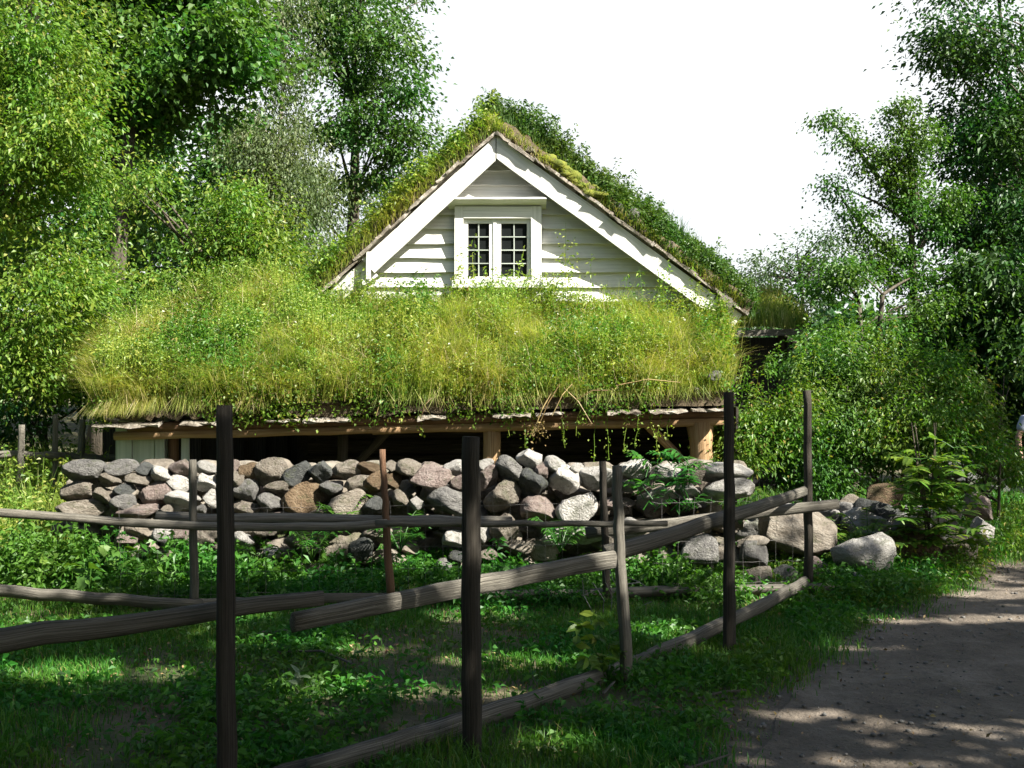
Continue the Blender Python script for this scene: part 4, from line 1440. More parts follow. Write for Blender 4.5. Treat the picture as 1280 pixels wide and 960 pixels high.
# ------------------------------------------------------------------ vegetation on the roofs
def weeds(C, h, rng, leaf, per=14, spread=.12, stem=.004):
    """upright leafy stalks at C; returns stem arrays and leaf arrays"""
    n = len(C)
    H = np.broadcast_to(np.asarray(h, dtype=float), (n,)) * (1 + rng.uniform(-.45, .35, n))
    a = rng.uniform(0, 2 * np.pi, n)
    ln = np.stack([np.cos(a), np.sin(a), np.zeros(n)], 1) * rng.uniform(0, .3, (n, 1)) * H[:, None]
    Vs, Qs = [], []
    b = rng.uniform(0, 2 * np.pi, n)
    Wd = np.stack([np.cos(b), np.sin(b), np.zeros(n)], 1) * stem
    tip = C + ln + np.array([0, 0, 1.0]) * H[:, None]
    V = np.stack([C - Wd, C + Wd, tip + Wd * .4, tip - Wd * .4], 1).reshape(-1, 3)
    Q_ = np.arange(4 * n).reshape(n, 4)
    f = rng.uniform(.15, 1, (n, per))
    ang = rng.uniform(0, 2 * np.pi, (n, per))
    p = C[:, None, :] + ln[:, None, :] * f[..., None] + np.array([0, 0, 1.0]) * (H[:, None] * f)[..., None]
    t = np.stack([np.cos(ang), np.sin(ang), np.full_like(ang, .25)], -1)
    p = p + t * (rng.uniform(0, spread, (n, per)) * (1.15 - f))[..., None] * np.array([1, 1, .5])
    V2, Q2 = leaf_arrays(p.reshape(-1, 3), leaf, rng, up=.75, tdir=t.reshape(-1, 3), aspect=.5, droop=.3)
    return V, Q_, V2, Q2


def join(parts):
    VV, QQ, n = [], [], 0
    for V, Q_ in parts:
        VV.append(V)
        QQ.append(Q_ + n)
        n += len(V)
    return np.concatenate(VV), np.concatenate(QQ)


rs_ = np.random.default_rng(5)
shr = [o_ for o_ in bpy.data.objects if o_.name.startswith('shrub')]
for C_, k in SHOOT:
    Vs, Qs_, Vl, Ql = weeds(C_, .5, rs_, .045, 60, .15, .004)
    V, Qd = join([(Vs, Qs_), (Vl, Ql)])
    own = min(shr, key=lambda o_: abs(o_.location.x - C_[:, 0].mean()))
    fast('shoots', V, Qd, M['leaf_shrub'], own)['kind'] = 'stuff'
rng = np.random.default_rng(31)
# lean-to: grass in clumps that lean together, leafy weeds, dark patches
ncl = 3000
u, v = rng.uniform(0, 1, ncl), rng.uniform(-.005, 1, ncl)
cc = lean(u, np.clip(v, 0, 1))
den = vnoise(cc[:, 0], cc[:, 1], .5, 11)
per = 34
C = np.repeat(cc, per, 0) + rng.normal(size=(ncl * per, 3)) * np.array([.06, .06, .0])
la = rng.uniform(0, 2 * np.pi, ncl)
ln = np.stack([np.cos(la) * .45, np.sin(la) * .35 - .3, np.zeros(ncl)], 1)
hh = np.repeat((1 + .3 * np.clip(1 - u * 6, 0, 1)) * (.14 + .38 * den * rng.uniform(.5, 1.2, ncl)), per)
V, Qd = blade_arrays(C, hh, .0065, rng, lean=np.repeat(ln, per, 0) * 1.3, leanamp=.95, curl=.34)
fast('turf_grass', V, Qd, M['grass_turf'], leanroof)
n = 6400
u, v = rng.uniform(0, 1, n), rng.uniform(0, 1, n)
cc = lean(u, v)
keep = vnoise(cc[:, 0], cc[:, 1], .45, 21) + .25 * rng.random(n) > .5
cc = cc[keep]
Vs, Qs_, Vl, Ql = weeds(cc, .16 + .44 * vnoise(cc[:, 0], cc[:, 1], .45, 22), rng, .034, 30, .15)
V, Qd = join([(Vs, Qs_), (Vl, Ql)])
fast('turf_weeds', V, Qd, M['turf_weed'], leanroof)
n = 3600
u, v = rng.uniform(0, 1, n), rng.uniform(0, .98, n)
cc = lean(u, v)
keep = vnoise(cc[:, 0], cc[:, 1] * .8, .62, 27) + .3 * rng.random(n) > .72
cc = cc[keep]
Vs, Qs_, Vl, Ql = weeds(cc, .34 + .22 * rng.random(len(cc)), rng, .045, 34, .17)
V, Qd = join([(Vs, Qs_), (Vl, Ql)])
fast('dark_weeds', V, Qd, M['leaf_shrub'], leanroof)
# darker green leafy mats hanging at the eave
n = 9000
u = rng.uniform(0, 1, n)
v = rng.uniform(0, .5, n) ** 1.6
cc = lean(u, v)
keep = vnoise(cc[:, 0], cc[:, 1] * .5, .5, 23) > .45
cc = cc[keep]
cc[:, 2] += rng.uniform(-.12, .24, len(cc)) - .08 * (v[keep] < .05)
cc[:, 1] -= rng.uniform(0, .12, len(cc)) * (v[keep] < .08)
cc = (cc[:, None, :] + rng.normal(size=(len(cc), 5, 3)) * .05).reshape(-1, 3)
V, Qd = leaf_arrays(cc, .035, rng, up=.4, aspect=.75)
fast('leafy_mat', V, Qd, M['leaf_shrub'], leanroof)
# long dry grass drooping over the eave
n = 9000
u = rng.uniform(0, 1, n)
u = np.where(rng.random(n) < .35, u * .3, u)
cc = lean(u, rng.uniform(0, .05, n))
cc[:, 1] -= .02
ln = np.stack([rng.normal(size=n) * .35, -rng.uniform(.5, 1.1, n), np.full(n, -.9)], 1)
keep = rng.random(n) < (.6 * (vnoise(u * 30, u * 0, 1, 4) > .4) + .75 * (u < .22))
V, Qd = blade_arrays(cc[keep], .2, .006, rng, lean=ln[keep], leanamp=.5, curl=.45)
fast('drooping_grass', V, Qd, M['grass_turf'], leanroof)
# hanging vines at the eave
m = MB()
LC = []
for px, y1 in ((655, 560), (668, 548), (700, 560), (726, 545), (748, 590), (757, 575), (785, 565), (800, 560), (812, 548), (825, 585), (520, 545), (506, 530), (638, 545), (730, 530), (840, 550)):
    a, b = P(px, 498, 11.86), P(px + random.uniform(-8, 8), y1, 11.86)
    pts = [a.lerp(b, k / 6) + Vector((random.uniform(-.02, .02), random.uniform(-.02, .02), 0)) for k in range(7)]
    m.tube(pts, .003, 4, 0, cap=False)
    for k in range(30):
        q = random.random() ** .8
        LC.append(tuple(a.lerp(b, q) + Vector((random.gauss(0, .025), random.gauss(0, .025), 0))))
V1_, Q1_ = np.concatenate(m.v), np.concatenate(m.q)
V, Qd = leaf_arrays(np.array(LC), .03, rng, up=.3, aspect=.7)
V, Qd = join([(V1_, Q1_), (V, Qd)])
fast('hanging_vines', V, Qd, M['turf_weed'], leanroof)
# dead brown stalks at the eave
m = MB()
for px, py, tx, ty in ((700, 480, 670, 540), (705, 485, 740, 530), (715, 480, 690, 520), (760, 488, 720, 500), (770, 482, 850, 478), (690, 490, 665, 545), (540, 497, 525, 525), (480, 500, 470, 520)):
    a, b = P(px, py, 11.8), P(tx, ty, 11.72)
    m.tube([a, a.lerp(b, .5) + Vector((0, -.03, .05)), b], [.006, .005, .003], 4, 0, cap=False)
V1_, Q1_ = np.concatenate(m.v), np.concatenate(m.q)
cc = np.array([tuple(P(672 + random.gauss(0, 7), 538 + random.gauss(0, 7), 11.72)) for _ in range(120)])
V, Qd = leaf_arrays(cc, .03, rng, up=.2)
V, Qd = join([(V1_, Q1_), (V, Qd)])
fast('dead_stalks', V, Qd, M['dead_leaf'], leanroof)['kind'] = 'stuff'
# weeds at the foot of the gable, standing against the siding and window
cs, hs_ = [], []
for px, top in ((590, 300), (600, 330), (640, 330), (648, 318), (705, 300), (712, 312), (735, 330), (668, 335), (575, 330), (560, 345), (820, 340), (840, 350), (500, 350), (455, 345), (870, 340), (620, 345),
                (760, 345), (690, 350), (780, 352), (530, 352)):
    d = 13.75
    for _ in range(3):
        b = P(px + random.gauss(0, 5), 385, d)
        cs.append((b.x, d, 2.35))
        hs_.append(CAMZ - (top + random.uniform(0, 15) - 480) / F * d - 2.35)
Vs, Qs_, Vl, Ql = weeds(np.array(cs), np.array(hs_), rng, .045, 40, .12)
V, Qd = join([(Vs, Qs_), (Vl, Ql)])
fast('tall_weeds', V, Qd, M['turf_weed'], leanroof)
# small white flowers
n = 1500
cc = lean(rng.uniform(0, 1, n), rng.uniform(0, .97, n))
V, Qd = blade_arrays(cc, .5, .0045, rng, leanamp=1.0, curl=.25)
fast('dry_stalks', V, Qd, M['dead_grass'], leanroof)
n = 46
cc = lean(rng.uniform(0, 1, n), rng.uniform(0.2, .9, n))
cc[:, 2] += .36
V, Qd = leaf_arrays(np.repeat(cc, 4, 0), .035, rng, up=.9, aspect=.7)
fast('flowers', V, Qd, M['white_petal'], leanroof)['kind'] = 'stuff'


# main roof vegetation
def on_roof(a, b, n, y0, y1, rng, f0=0, f1=1.02, bias=1.0):
    f = rng.uniform(f0, f1, n)
    y = y0 + (y1 - y0) * rng.uniform(0, 1, n) ** bias
    return np.stack([a.x + (b.x - a.x) * f, y, a.z + (b.z - a.z) * f + .16], 1), f


C, f = on_roof(aR, bR, 22000, BY + .1, 20, rng, -.02, 1.03, 1.6)
hh = .16 + .34 * vnoise(C[:, 0], C[:, 1], .5, 3) * np.clip(f * 4, .5, 1)
V1_, Q1_ = blade_arrays(C, hh, .012, rng, leanamp=.35)
C, f = on_roof(aR, bR, 2300, BY + .16, 19, rng, -.02, 1.03, 1.6)
Vs, Qs_, Vl, Ql = weeds(C, .2 + .42 * vnoise(C[:, 0], C[:, 1], .4, 8) * np.clip(.45 + f * 3, 0, 1), rng, .05, 52, .13, .003)
V, Qd = join([(V1_, Q1_), (Vs, Qs_), (Vl, Ql)])
fast('roof_weeds', V, Qd, M['turf_dark'], mainroof)
C, f = on_roof(aR, bR, 330, BY - .02, BY + .3, rng, .42, 1.04)
Vs, Qs_, Vl, Ql = weeds(C, .3, rng, .042, 36, .13, .003)
C, f = on_roof(aR, bR, 5000, BY - .04, BY + .3, rng, .4, 1.04)
C[:, 2] -= rng.uniform(0, .1, len(C))
V1_, Q1_ = blade_arrays(C, .2, .009, rng, leanamp=1.1, lean=np.array([0, -.3, -.2]))
V, Qd = join([(Vs, Qs_), (Vl, Ql), (V1_, Q1_)])
fast('verge_weeds', V, Qd, M['turf_dark'], mainroof)
# low fringe on the right verge, lit yellow and brown
C, f = on_roof(aR, bR, 7000, BY - .05, BY + .25, rng, 0, 1)
C[:, 2] -= rng.uniform(0, .12, len(C))
V1_, Q1_ = blade_arrays(C, .11, .008, rng, leanamp=1.2, lean=np.array([0, -.4, -.1]))
C, f = on_roof(aL, bL, 9000, BY - .06, BY + .5, rng, 0, 1.05)
C[:, 2] -= rng.uniform(0, .12, len(C))
V2_, Q2_ = blade_arrays(C, .2, .008, rng, leanamp=1.1, lean=np.array([-.2, -.3, .0]))
V, Qd = join([(V1_, Q1_), (V2_, Q2_)])
fast('turf_grass', V, Qd, M['grass_turf'], mainroof)
C, f = on_roof(aL, bL, 900, BY - .02, 17, rng, .0, 1.05, 1.4)
Vs, Qs_, Vl, Ql = weeds(C, .36, rng, .055, 30, .16)
C, f = on_roof(aL, bL, 7000, BY + .1, 17, rng, .0, 1.05, 1.4)
V3_, Q3_ = blade_arrays(C, .26, .009, rng, leanamp=.9)
V, Qd = join([(Vs, Qs_), (Vl, Ql), (V3_, Q3_)])
fast('roof_weeds', V, Qd, M['turf_weed'], mainroof)
# the ridge: taller leafy stalks
C, f = on_roof(aR, bR, 110, BY + .2, 16, rng, -.09, .22, 1.3)
Vs, Qs_, Vl, Ql = weeds(C, .42, rng, .05, 34, .13)
fast('ridge_weeds', *join([(Vs, Qs_), (Vl, Ql)]), M['turf_dark'], mainroof)
# stones lying along the verges
for k, (px, py, w_, h_, kd) in enumerate(((768, 262, 24, 20, 0), (790, 272, 22, 24, 0), (650, 178, 30, 16, 3), (664, 188, 26, 16, 1), (846, 318, 20, 14, 1), (900, 372, 20, 18, 0), (804, 290, 16, 10, 2),
                                          (832, 306, 22, 12, 2), (430, 318, 20, 14, 3), (565, 205, 18, 12, 1), (516, 250, 18, 12, 2), (880, 350, 24, 16, 3))):
    d = BY + .05
    stone('verge_stone', P(px, py, d), (w_ / F * d / 2, .1, h_ / F * d / 2), kd, mainroof, seed=k * 3 + 1)
for k, (px, py, w_, h_, kd) in enumerate(((128, 502, 24, 22, 3), (868, 488, 20, 12, 1), (893, 470, 18, 14, 0), (140, 523, 22, 12, 5))):
    stone('verge_stone', P(px, py, 11.95), (w_ / F * 6, .1, h_ / F * 6), kd, leanroof, seed=k * 3 + 2)

# ------------------------------------------------------------------ ground cover
rng = np.random.default_rng(90)


def scatter(n, x0, x1, y0, y1):
    C = np.stack([rng.uniform(x0, x1, n), rng.uniform(y0, y1, n), np.zeros(n)], 1)
    C[:, 2] = gz(C[:, 0], C[:, 1])
    return C


def offpath(C, m=0.0):
    d = C[:, 0] - path_left(C[:, 1])
    return (d < m) | (d > 3.3 - m)


# short green grass, thick in patches and thin in others
C = scatter(320000, -6.5, 5.2, 2.6, 11.5)
d = C[:, 0] - path_left(C[:, 1])
pn = vnoise(C[:, 0], C[:, 1], .75, 31) * .65 + vnoise(C[:, 0], C[:, 1], .25, 32) * .35
edge = .12 * rng.normal(size=len(C))
edge = edge + .22 * (vnoise(C[:, 0], C[:, 1], .3, 35) - .45)
keep = (d < -.02 + edge) & (rng.random(len(C)) < np.clip((pn - .15) * 3.2, .22, 1))
keep &= rng.random(len(C)) < np.clip(1.3 - .09 * (C[:, 1] - 3), .4, 1)
bare = np.exp(-((C[:, 0] + .6) / 1.3) ** 2 - ((C[:, 1] - 5.6) / .45) ** 2)
keep &= rng.random(len(C)) > bare * .9
C = C[keep]
hh = .03 + .085 * np.clip(pn[keep] - .25, 0, 1) * 1.6
near = np.clip(C[:, 1] / 9, .45, 1)
V, Qd = blade_arrays(C, hh, .006, rng, leanamp=.8)
o = fast('grass', V, Qd, M['grass_green'])
tag(o, 'short shaded green grass growing in patches between path and fences', 'grass', kind='stuff')
# low leafy ground elder / weeds
C = scatter(66000, -6.5, 4.8, 3.0, 10.2)
d = C[:, 0] - path_left(C[:, 1])
pn = vnoise(C[:, 0], C[:, 1], .6, 41) * .7 + vnoise(C[:, 0], C[:, 1], .2, 42) * .3
fenceB = 8.4
keep = (d < -.15) & (rng.random(len(C)) < np.clip((pn - .38) * 3, .06, 1) * (.6 + .45 * (C[:, 1] > 8.6)))
keep &= ~((C[:, 1] > 7.9) & (C[:, 1] < 8.55) & (C[:, 0] < 2.0) & (rng.random(len(C)) < .7))
C = C[keep]
hh = np.where(C[:, 1] > 8.6, .16, .09)
Vs, Qs_, Vl, Ql = weeds(C, hh, rng, .05, 5, .1, .002)
V, Qd = join([(Vs, Qs_), (Vl, Ql)])
o = fast('ground_elder', V, Qd, M['weed'])
tag(o, 'low leafy green weeds spread over the shaded ground inside the fence', 'weeds', kind='stuff')
# taller undergrowth at the foot of the wall
C = scatter(2600, -6.0, 2.4, 8.95, 9.75)
pn = vnoise(C[:, 0], C[:, 1] * .3, .5, 51)
left = np.clip(1 - (C[:, 0] + 2.9) / 1.6, .25, 1)
keep = rng.random(len(C)) < np.clip((pn - .38) * 2.4, 0, 1) * left * .8
C = C[keep]
hh = .16 + .40 * pn[keep] * np.clip(left[keep], .55, 1)
Vs, Qs_, Vl, Ql = weeds(C, hh, rng, .062, 26, .16, .003)
V, Qd = join([(Vs, Qs_), (Vl, Ql)])
o = fast('undergrowth', V, Qd, M['weed'])
tag(o, 'tall leafy undergrowth between the wire fence and the foot of the stone wall', 'weeds', kind='stuff')
# verge growth near the boulders and at the path bend
C = np.concatenate([scatter(900, 2.4, 4.6, 8.6, 10.3), scatter(500, 1.2, 2.6, 9.4, 10.2), scatter(1500, 4.2, 8.0, 10.8, 14.5)])
keep = (C[:, 0] - path_left(C[:, 1]) < -.02)
C = C[keep]
C = C[(C[:, 1] > 9.9) | (rng.random(len(C)) < .35)]
Vs, Qs_, Vl, Ql = weeds(C, np.where(C[:, 1] > 9.9, .22, .1), rng, .042, 16, .13, .003)
V, Qd = join([(Vs, Qs_), (Vl, Ql)])
o = fast('verge_weeds', V, Qd, M['leaf_shrub'])
tag(o, 'bright leafy weeds growing round the boulders at the path verge', 'weeds', kind='stuff')
# sunny meadow at the left
C = scatter(26000, -9.5, -4.35, 9.6, 16.5)
C = C[~((C[:, 0] > -6.2) & (C[:, 1] > 11.6) & (C[:, 0] > -4.2 - (C[:, 1] - 11.8) * .45))]
pn = vnoise(C[:, 0], C[:, 1], .8, 61)
V1_, Q1_ = blade_arrays(C, .22 + .5 * pn, .011, rng, leanamp=.6)
Vs, Qs_, Vl, Ql = weeds(C[::14], .75, rng, .05, 26, .12)
V, Qd = join([(V1_, Q1_), (Vs, Qs_), (Vl, Ql)])
o = fast('meadow', V, Qd, M['meadow'])
tag(o, 'tall sunlit yellow-green meadow growth around the old fence at the far left', 'meadow', kind='stuff')
# grass beyond the house and across the path
C = np.concatenate([scatter(16000, 4.5, 13, 11.5, 19), scatter(9000, 2.6, 7, 11.2, 16)])
C = C[offpath(C, -.05)]
V, Qd = blade_arrays(C, .22, .012, rng, leanamp=.7)
o = fast('grass', V, Qd, M['grass_green'])
tag(o, 'longer grass around the shrubs and along the far bend of the path', 'grass', kind='stuff')
# leaf litter and pebbles
C = scatter(15000, -6, 6, 3.2, 13)
C = C[(C[:, 0] < path_left(C[:, 1]) + .1) | (rng.random(len(C)) < .22)]
C[:, 2] += .022
V, Qd = leaf_arrays(C, .026, rng, up=.85, aspect=.55, droop=.05)
o = fast('leaf_litter', V, Qd, M['dead_leaf'])
tag(o, 'fallen brown leaves scattered over path and ground', 'leaf litter', kind='stuff')
items = []
rg = random.Random(12)
for k in range(3000):
    y = 3.6 + 9 * rg.random() ** 1.4
    x = float(path_left(y)) + rg.uniform(-.35, 3)
    s_ = .003 + .014 * rg.random() ** 3
    items.append((x, y, s_))
VV, TT, n = [], [], 0
lowp = stone_mesh(99, 6, 1)
co = np.empty(len(lowp.vertices) * 3)
lowp.vertices.foreach_get('co', co)
co = co.reshape(-1, 3)
tri = np.empty(len(lowp.loops), dtype=np.int32)
lowp.loops.foreach_get('vertex_index', tri)
tri = tri.reshape(-1, 3)
for x, y, s_ in items:
    VV.append(co * np.array([s_, s_, s_ * .6]) + np.array([x, y, gzf(x, y) + .016]))
    TT.append(tri + n)
    n += len(co)
o = fast('gravel', np.concatenate(VV), np.concatenate(TT), STONE[0], None, True)
tag(o, 'loose small pebbles lying on the dirt path', 'gravel', kind='stuff')
# fallen sticks
for k in range(9):
    x, y = rg.uniform(-3, 1), rg.uniform(4.6, 7.6)
    a = rg.uniform(0, 3.14)
    L_ = rg.uniform(.25, .6)
    m = MB()
    z = gzf(x, y) + .03
    m.tube([(x, y, z), (x + math.cos(a) * L_ * .5, y + math.sin(a) * L_ * .5, z + .03), (x + math.cos(a + .2) * L_, y + math.sin(a + .2) * L_, z)], [.008, .007, .004], 5, .1)
    o = m.build('stick', M['grey_wood'])
    tag(o, 'thin fallen stick lying in the shaded grass', 'stick', 'fallen sticks in the grass')


# ------------------------------------------------------------------ ferns, saplings, single plants
def frond(mbs, mbl, base, az, L_, rise, pairs, leaf, w=.35, hi=False):
    """an arching leaf stalk with leaflets both sides"""
    d = Vector((math.cos(az), math.sin(az), 0))
    side = Vector((-d.y, d.x, 0))
    pts = []
    for k in range(9):
        t_ = k / 8
        pts.append(Vector(base) + d * L_ * t_ * (.9) + Vector((0, 0, rise * (math.sin(t_ * 2.2)) * L_)))
    mbs.tube(pts, [.004 * (1 - .7 * k / 8) + .001 for k in range(9)], 4, 0, cap=False)
    for k in range(pairs):
        t_ = .18 + .82 * (k + .5) / pairs
        i0 = min(int(t_ * 8), 7)
        p = pts[i0].lerp(pts[i0 + 1], t_ * 8 - i0)
        ll = leaf * math.sin(min(1, (1.08 - t_) * 1.5) * math.pi / 2) * random.uniform(.85, 1.1)
        for s_ in (-1, 1):
            t = (side * s_ + d * .45 + Vector((0, 0, random.uniform(-.25, .05)))).normalized()
            mbl.append((tuple(p), tuple(t), ll, w))


def plant_from(name, base, fr_list, label, cat, mat, group=None, w=.3):
    root = empty(name, base)
    tag(root, label, cat, group)
    ms = MB()
    ml = []
    for args in fr_list:
        frond(ms, ml, *args)
    ms.build('stems', M['weed'], root)
    C = np.array([q[0] for q in ml])
    T = np.array([q[1] for q in ml])
    Ls = np.array([q[2] for q in ml])
    N = unit(np.array([0, 0, 1.0]) + R.normal(size=C.shape) * .2)
    T = unit(T - N * (T * N).sum(1, keepdims=True))
    B = np.cross(N, T)
    rows = [(0.0, .12), (.3, .5), (.68, .38), (1.0, .03)]
    vs = []
    L2 = Ls[:, None]
    for f, ww in rows:
        c = C + T * L2 * f - np.array([0, 0, 1.0]) * L2 * .18 * f * f
        vs += [c - B * L2 * w * ww + N * L2 * w * .1 * ww, c, c + B * L2 * w * ww + N * L2 * w * .1 * ww]
    V = np.stack(vs, 1).reshape(-1, 3)
    b = (np.arange(len(C)) * 12)[:, None]
    qs = []
    for r_ in range(3):
        a = r_ * 3
        qs.append(b + np.array([a, a + 1, a + 4, a + 3]))
        qs.append(b + np.array([a + 1, a + 2, a + 5, a + 4]))
    fast('leaves', V, np.stack(qs, 1).reshape(-1, 4), M[mat], root)
    return root


rg = random.Random(77)
random.seed(5)
FERN = [((1045, 690, 10.4), .42, 'bright fern growing behind the pale angular boulder', 'leaf_shrub'),
        ((1085, 690, 10.5), .38, 'bright fern left of the dark wide boulder under the shrubs', 'leaf_shrub'),
        ((420, 665, 9.85), .34, 'fern with pale arching fronds growing from the wall behind the long rail', 'weed'),
        ((500, 690, 9.6), .36, 'fern at the foot of the wall right of the reddish thin post', 'weed'),
        ((925, 655, 9.85), .36, 'yellow-green fern in front of the pale stones at the right wall end', 'leaf_shrub'),
        ((700, 690, 9.6), .3, 'small fern below the pinkish square stone in the middle of the wall', 'weed'),
        ((390, 700, 9.5), .36, 'fern in the undergrowth between the dark near post and the reddish thin post', 'weed')]
for (px, py, d), s_, lab, mt in FERN:
    b = P(px, py, d)
    lst = [((b.x, b.y, b.z), a + rg.uniform(-.3, .3), s_ * rg.uniform(.8, 1.2), rg.uniform(.5, .9), 15, .1) for a in np.linspace(0, 6.28, 9)[:-1]]
    plant_from('fern', tuple(b), lst, lab, 'fern', mt, 'ferns by the wall', .26)

# big leafy sapling by the path
b = P(1165, 705, 10.3)
lst = []
for s_ in range(5):
    sx, sy = b.x + rg.uniform(-.16, .16), b.y + rg.uniform(-.15, .15)
    hgt = rg.uniform(.7, 1.25)
    for lev in range(8):
        z = b.z + .2 + hgt * lev / 8
        for q in range(2):
            lst.append(((sx, sy, z), lev * 2.2 + q * 3.14 + rg.uniform(-.5, .5), rg.uniform(.34, .52) * (1.1 - lev * .05), rg.uniform(.0, .3), 7, .13))
root = plant_from('sapling', tuple(b), lst, 'leafy sapling with layered feather-shaped leaves growing among the boulders at the path', 'sapling', 'leaf_bright', None, .42)
m = MB()
for s_ in range(5):
    m.tube([(b.x + rg.uniform(-.1, .1), b.y, b.z - .1), (b.x + rg.uniform(-.2, .2), b.y, b.z + 1.3)], [.012, .004], 6, .05)
m.build('trunk', M['bark'], root)
# sapling in front of the wall under the eave
b = P(835, 650, 9.75)
lst = []
for s_ in range(6):
    sx = b.x + rg.uniform(-.28, .2)
    for lev in range(5):
        lst.append(((sx, b.y + rg.uniform(-.1, .1), b.z + .08 + lev * .1), lev * 2.4 + rg.uniform(-.5, .5), rg.uniform(.2, .34), rg.uniform(.3, .6), 6, .10))
root = plant_from('sapling', tuple(b), lst, 'young rowan sapling leaning over the pale stones of the wall right of the middle', 'sapling', 'weed', None, .38)
# maple seedling at the near fence
b = P(760, 860, 6.35)
root = empty('seedling', tuple(b))
tag(root, 'lit maple seedling with lobed leaves beside the pale thin post of the near fence', 'seedling')
cc, tt = [], []
m = MB()
for k in range(16):
    a = rg.uniform(0, 6.28)
    hh_ = rg.uniform(.15, .42)
    tip = Vector((b.x + rg.uniform(-.22, .12), b.y + rg.uniform(-.1, .1), b.z + hh_))
    m.tube([b, b.lerp(tip, .5) + Vector((0, 0, .05)), tip], [.003, .002, .0015], 4, 0, cap=False)
    for q in range(5):
        aa = a + (q - 2) * .55
        cc.append(tuple(tip))
        tt.append((math.cos(aa), math.sin(aa), .1))
m.build('stems', M['weed'], root)
V, Qd = leaf_arrays(np.array(cc), .075, rng, up=.95, tdir=np.array(tt) * 3, aspect=.5, hi=True)
fast('leaves', V, Qd, M['leaf_bright'], root)
# woolly pale mullein rosette in the grass
b = P(375, 868, 5.9)
root = empty('mullein', tuple(b))
tag(root, 'small pale woolly plant standing alone in the shaded grass', 'plant')
M['mullein'] = leaf_mat('mullein', G((.12, .17, .09), (.17, .23, .12), (.22, .28, .17)), .2)
aa = rng.uniform(0, 6.28, 12)
cc = np.tile(np.array(b), (12, 1)) + np.stack([0 * aa, 0 * aa, np.linspace(0, .12, 12)], 1)
V, Qd = leaf_arrays(cc, .07, rng, up=.1, tdir=np.stack([np.cos(aa) * .6, np.sin(aa) * .6, np.full(12, 1.3)], 1) * 2, aspect=.45, hi=True, droop=0)
fast('leaves', V, Qd, M['mullein'], root)
# dock leaves left
for k, (px, py, d) in enumerate(((110, 705, 8.9), (55, 690, 9.2), (150, 690, 9.2))):
    b = P(px, py, d)
    b.z = gzf(b.x, b.y) + .02
    root = empty('dock_plant', tuple(b))
    tag(root, ['broad-leaved dock plant behind the left rail, with the biggest pale leaves', 'broad-leaved dock plant nearest the left picture edge',
               'broad-leaved dock plant below the left end of the wall'][k], 'plant', 'dock plants at the left')
    aa = rng.uniform(0, 6.28, 11)
    cc = np.tile(np.array(b), (11, 1)) + np.stack([np.cos(aa) * .04, np.sin(aa) * .04, rng.uniform(.08, .38, 11)], 1)
    V, Qd = leaf_arrays(cc, .17, rng, up=.6, tdir=np.stack([np.cos(aa), np.sin(aa), .4 + 0 * aa], 1) * 2, aspect=.5, hi=True)
    fast('leaves', V, Qd, M['leaf_mid'], root)
    m = MB()
    for q in range(11):
        m.tube([b, Vector(cc[q])], .003, 4, 0, cap=False)
    m.build('stems', M['weed'], root)

# ------------------------------------------------------------------ the person at the right edge
M['skin'] = surf_mat('skin', [(.3, (.42, .25, .18)), (.7, (.50, .31, .23))], 6, rough=.5, bump=.05)
M['shirt'] = surf_mat('shirt', [(.3, (.42, .46, .58)), (.7, (.52, .56, .68))], 12, rough=.9, bump=.3)
M['trousers'] = surf_mat('trousers', [(.3, (.05, .06, .09)), (.7, (.08, .09, .13))], 12, rough=.9, bump=.3)
M['hair'] = surf_mat('hair', [(.3, (.05, .03, .02)), (.7, (.12, .08, .045))], 30, rough=.6, bump=.6)


def skinned(name, verts, edges, mat, parent, sub=2, rootv=0):
    me = bpy.data.meshes.new(name)
    me.from_pydata([v[:3] for v in verts], edges, [])
    o_ = link(name, me, mat)
    o_.parent = parent
    o_.matrix_parent_inverse = Matrix.Identity(4)
    md = o_.modifiers.new('skin', 'SKIN')
    md.use_smooth_shade = True
    for k, v in enumerate(verts):
        r_ = v[3]
        me.skin_vertices[0].data[k].radius = (r_, v[4] if len(v) > 4 else r_)
        me.skin_vertices[0].data[k].use_root = (k == rootv)
    sb = o_.modifiers.new('sub', 'SUBSURF')
    sb.levels = sub
    sb.render_levels = sub
    return o_


bx_, by_ = 6.53, 14.0
person = empty('person', (bx_, by_, gzf(bx_, by_)), rad(200))
tag(person, 'person in a pale blue t-shirt at the right picture edge, standing beyond the shrubs', 'person')
person.scale = (.9, .9, .9)
# local: facing +Y, x to their right
bv = [(0, 0, .92, .125, .10), (0, 0, 1.08, .115, .09), (0, 0, 1.28, .145, .10), (0, 0, 1.42, .10, .08), (0, .01, 1.50, .05), (0, .02, 1.58, .062, .07), (0, .03, 1.66, .078, .095), (0, .02, 1.73, .055, .07),
      (.17, 0, 1.40, .055), (.27, -.02, 1.15, .042), (.30, .05, .92, .032), (.305, .08, .86, .03, .02),
      (-.17, 0, 1.40, .055), (-.27, -.02, 1.15, .042), (-.30, .08, .93, .032), (-.305, .12, .87, .03, .02),
      (.09, 0, .84, .085), (.10, .08, .48, .06), (.10, .05, .09, .042), (.10, .14, .04, .035, .04),
      (-.09, 0, .84, .085), (-.10, .0, .48, .06), (-.10, -.14, .10, .042), (-.10, -.05, .05, .035, .04)]
be = [(0, 1), (1, 2), (2, 3), (3, 4), (4, 5), (5, 6), (6, 7), (3, 8), (8, 9), (9, 10), (10, 11), (3, 12), (12, 13), (13, 14), (14, 15),
      (0, 16), (16, 17), (17, 18), (18, 19), (0, 20), (20, 21), (21, 22), (22, 23)]
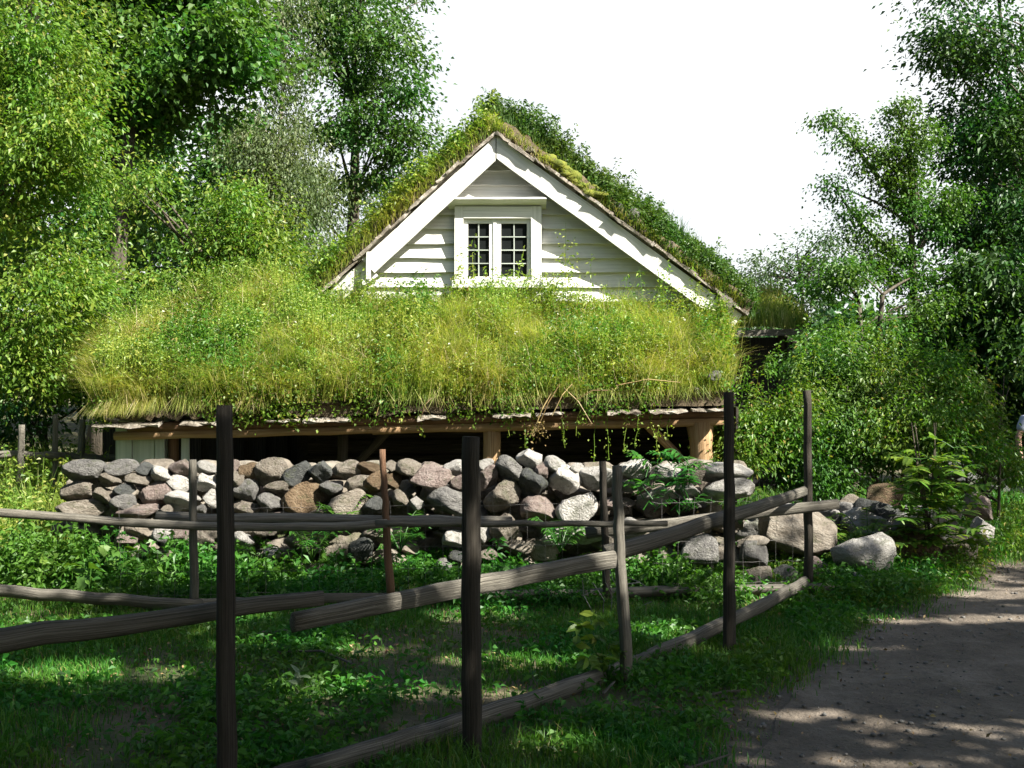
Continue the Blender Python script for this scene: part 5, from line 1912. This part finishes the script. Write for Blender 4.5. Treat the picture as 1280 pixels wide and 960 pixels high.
for sx, hb in ((1, 11), (-1, 15)):
    hx, hy, hz_ = bv[hb][:3]
    for fi, (dy, ll) in enumerate(((-.025, .055), (-.008, .07), (.009, .066), (.025, .058))):
        n0 = len(bv)
        bv += [(hx, hy + dy * .8, hz_ - .05, .009), (hx - sx * .006, hy + dy + .004, hz_ - .05 - ll * .55, .0085), (hx - sx * .02, hy + dy + .01, hz_ - .05 - ll, .0075)]
        be += [(hb, n0), (n0, n0 + 1), (n0 + 1, n0 + 2)]
    n0 = len(bv)
    bv += [(hx - sx * .012, hy + .035, hz_ - .02, .011), (hx - sx * .02, hy + .05, hz_ - .055, .009)]
    be += [(hb, n0), (n0, n0 + 1)]
body = skinned('body', bv, be, M['skin'], person)
sv = [(0, 0, .84, .16, .135), (0, 0, 1.08, .14, .115), (0, 0, 1.28, .165, .12), (0, 0, 1.425, .115, .09), (.17, 0, 1.405, .075), (.24, -.015, 1.22, .07), (-.17, 0, 1.405, .075), (-.24, -.015, 1.22, .07)]
skinned('shirt', sv, [(0, 1), (1, 2), (2, 3), (3, 4), (4, 5), (3, 6), (6, 7)], M['shirt'], person)
tv_ = [(0, 0, .92, .14, .12), (.09, 0, .82, .105), (.10, .08, .48, .08), (.10, .05, .12, .065), (-.09, 0, .82, .105), (-.10, 0, .48, .08), (-.10, -.13, .13, .065)]
skinned('trousers', tv_, [(0, 1), (1, 2), (2, 3), (0, 4), (4, 5), (5, 6)], M['trousers'], person)
m = MB()
blob(m, (0, -.01, 1.69), (.088, .11, .10), 3, 14, 10, .1)
o = m.build('hair', M['hair'], None, True)
o.parent = person
for nm_, cc_, rr_, mt_ in (('nose', (0, .125, 1.645), (.012, .018, .022), 'skin'), ('eye', (.032, .108, 1.675), (.012, .008, .008), 'hair'), ('eye', (-.032, .108, 1.675), (.012, .008, .008), 'hair'),
                     ('mouth', (0, .11, 1.60), (.024, .01, .007), 'red_wood'), ('ear', (.082, .02, 1.655), (.01, .02, .03), 'skin'), ('ear', (-.082, .02, 1.655), (.01, .02, .03), 'skin')):
    m = MB()
    blob(m, cc_, rr_, 1, 8, 6, 0)
    o = m.build(nm_, M[mt_], None, True)
    o.parent = person
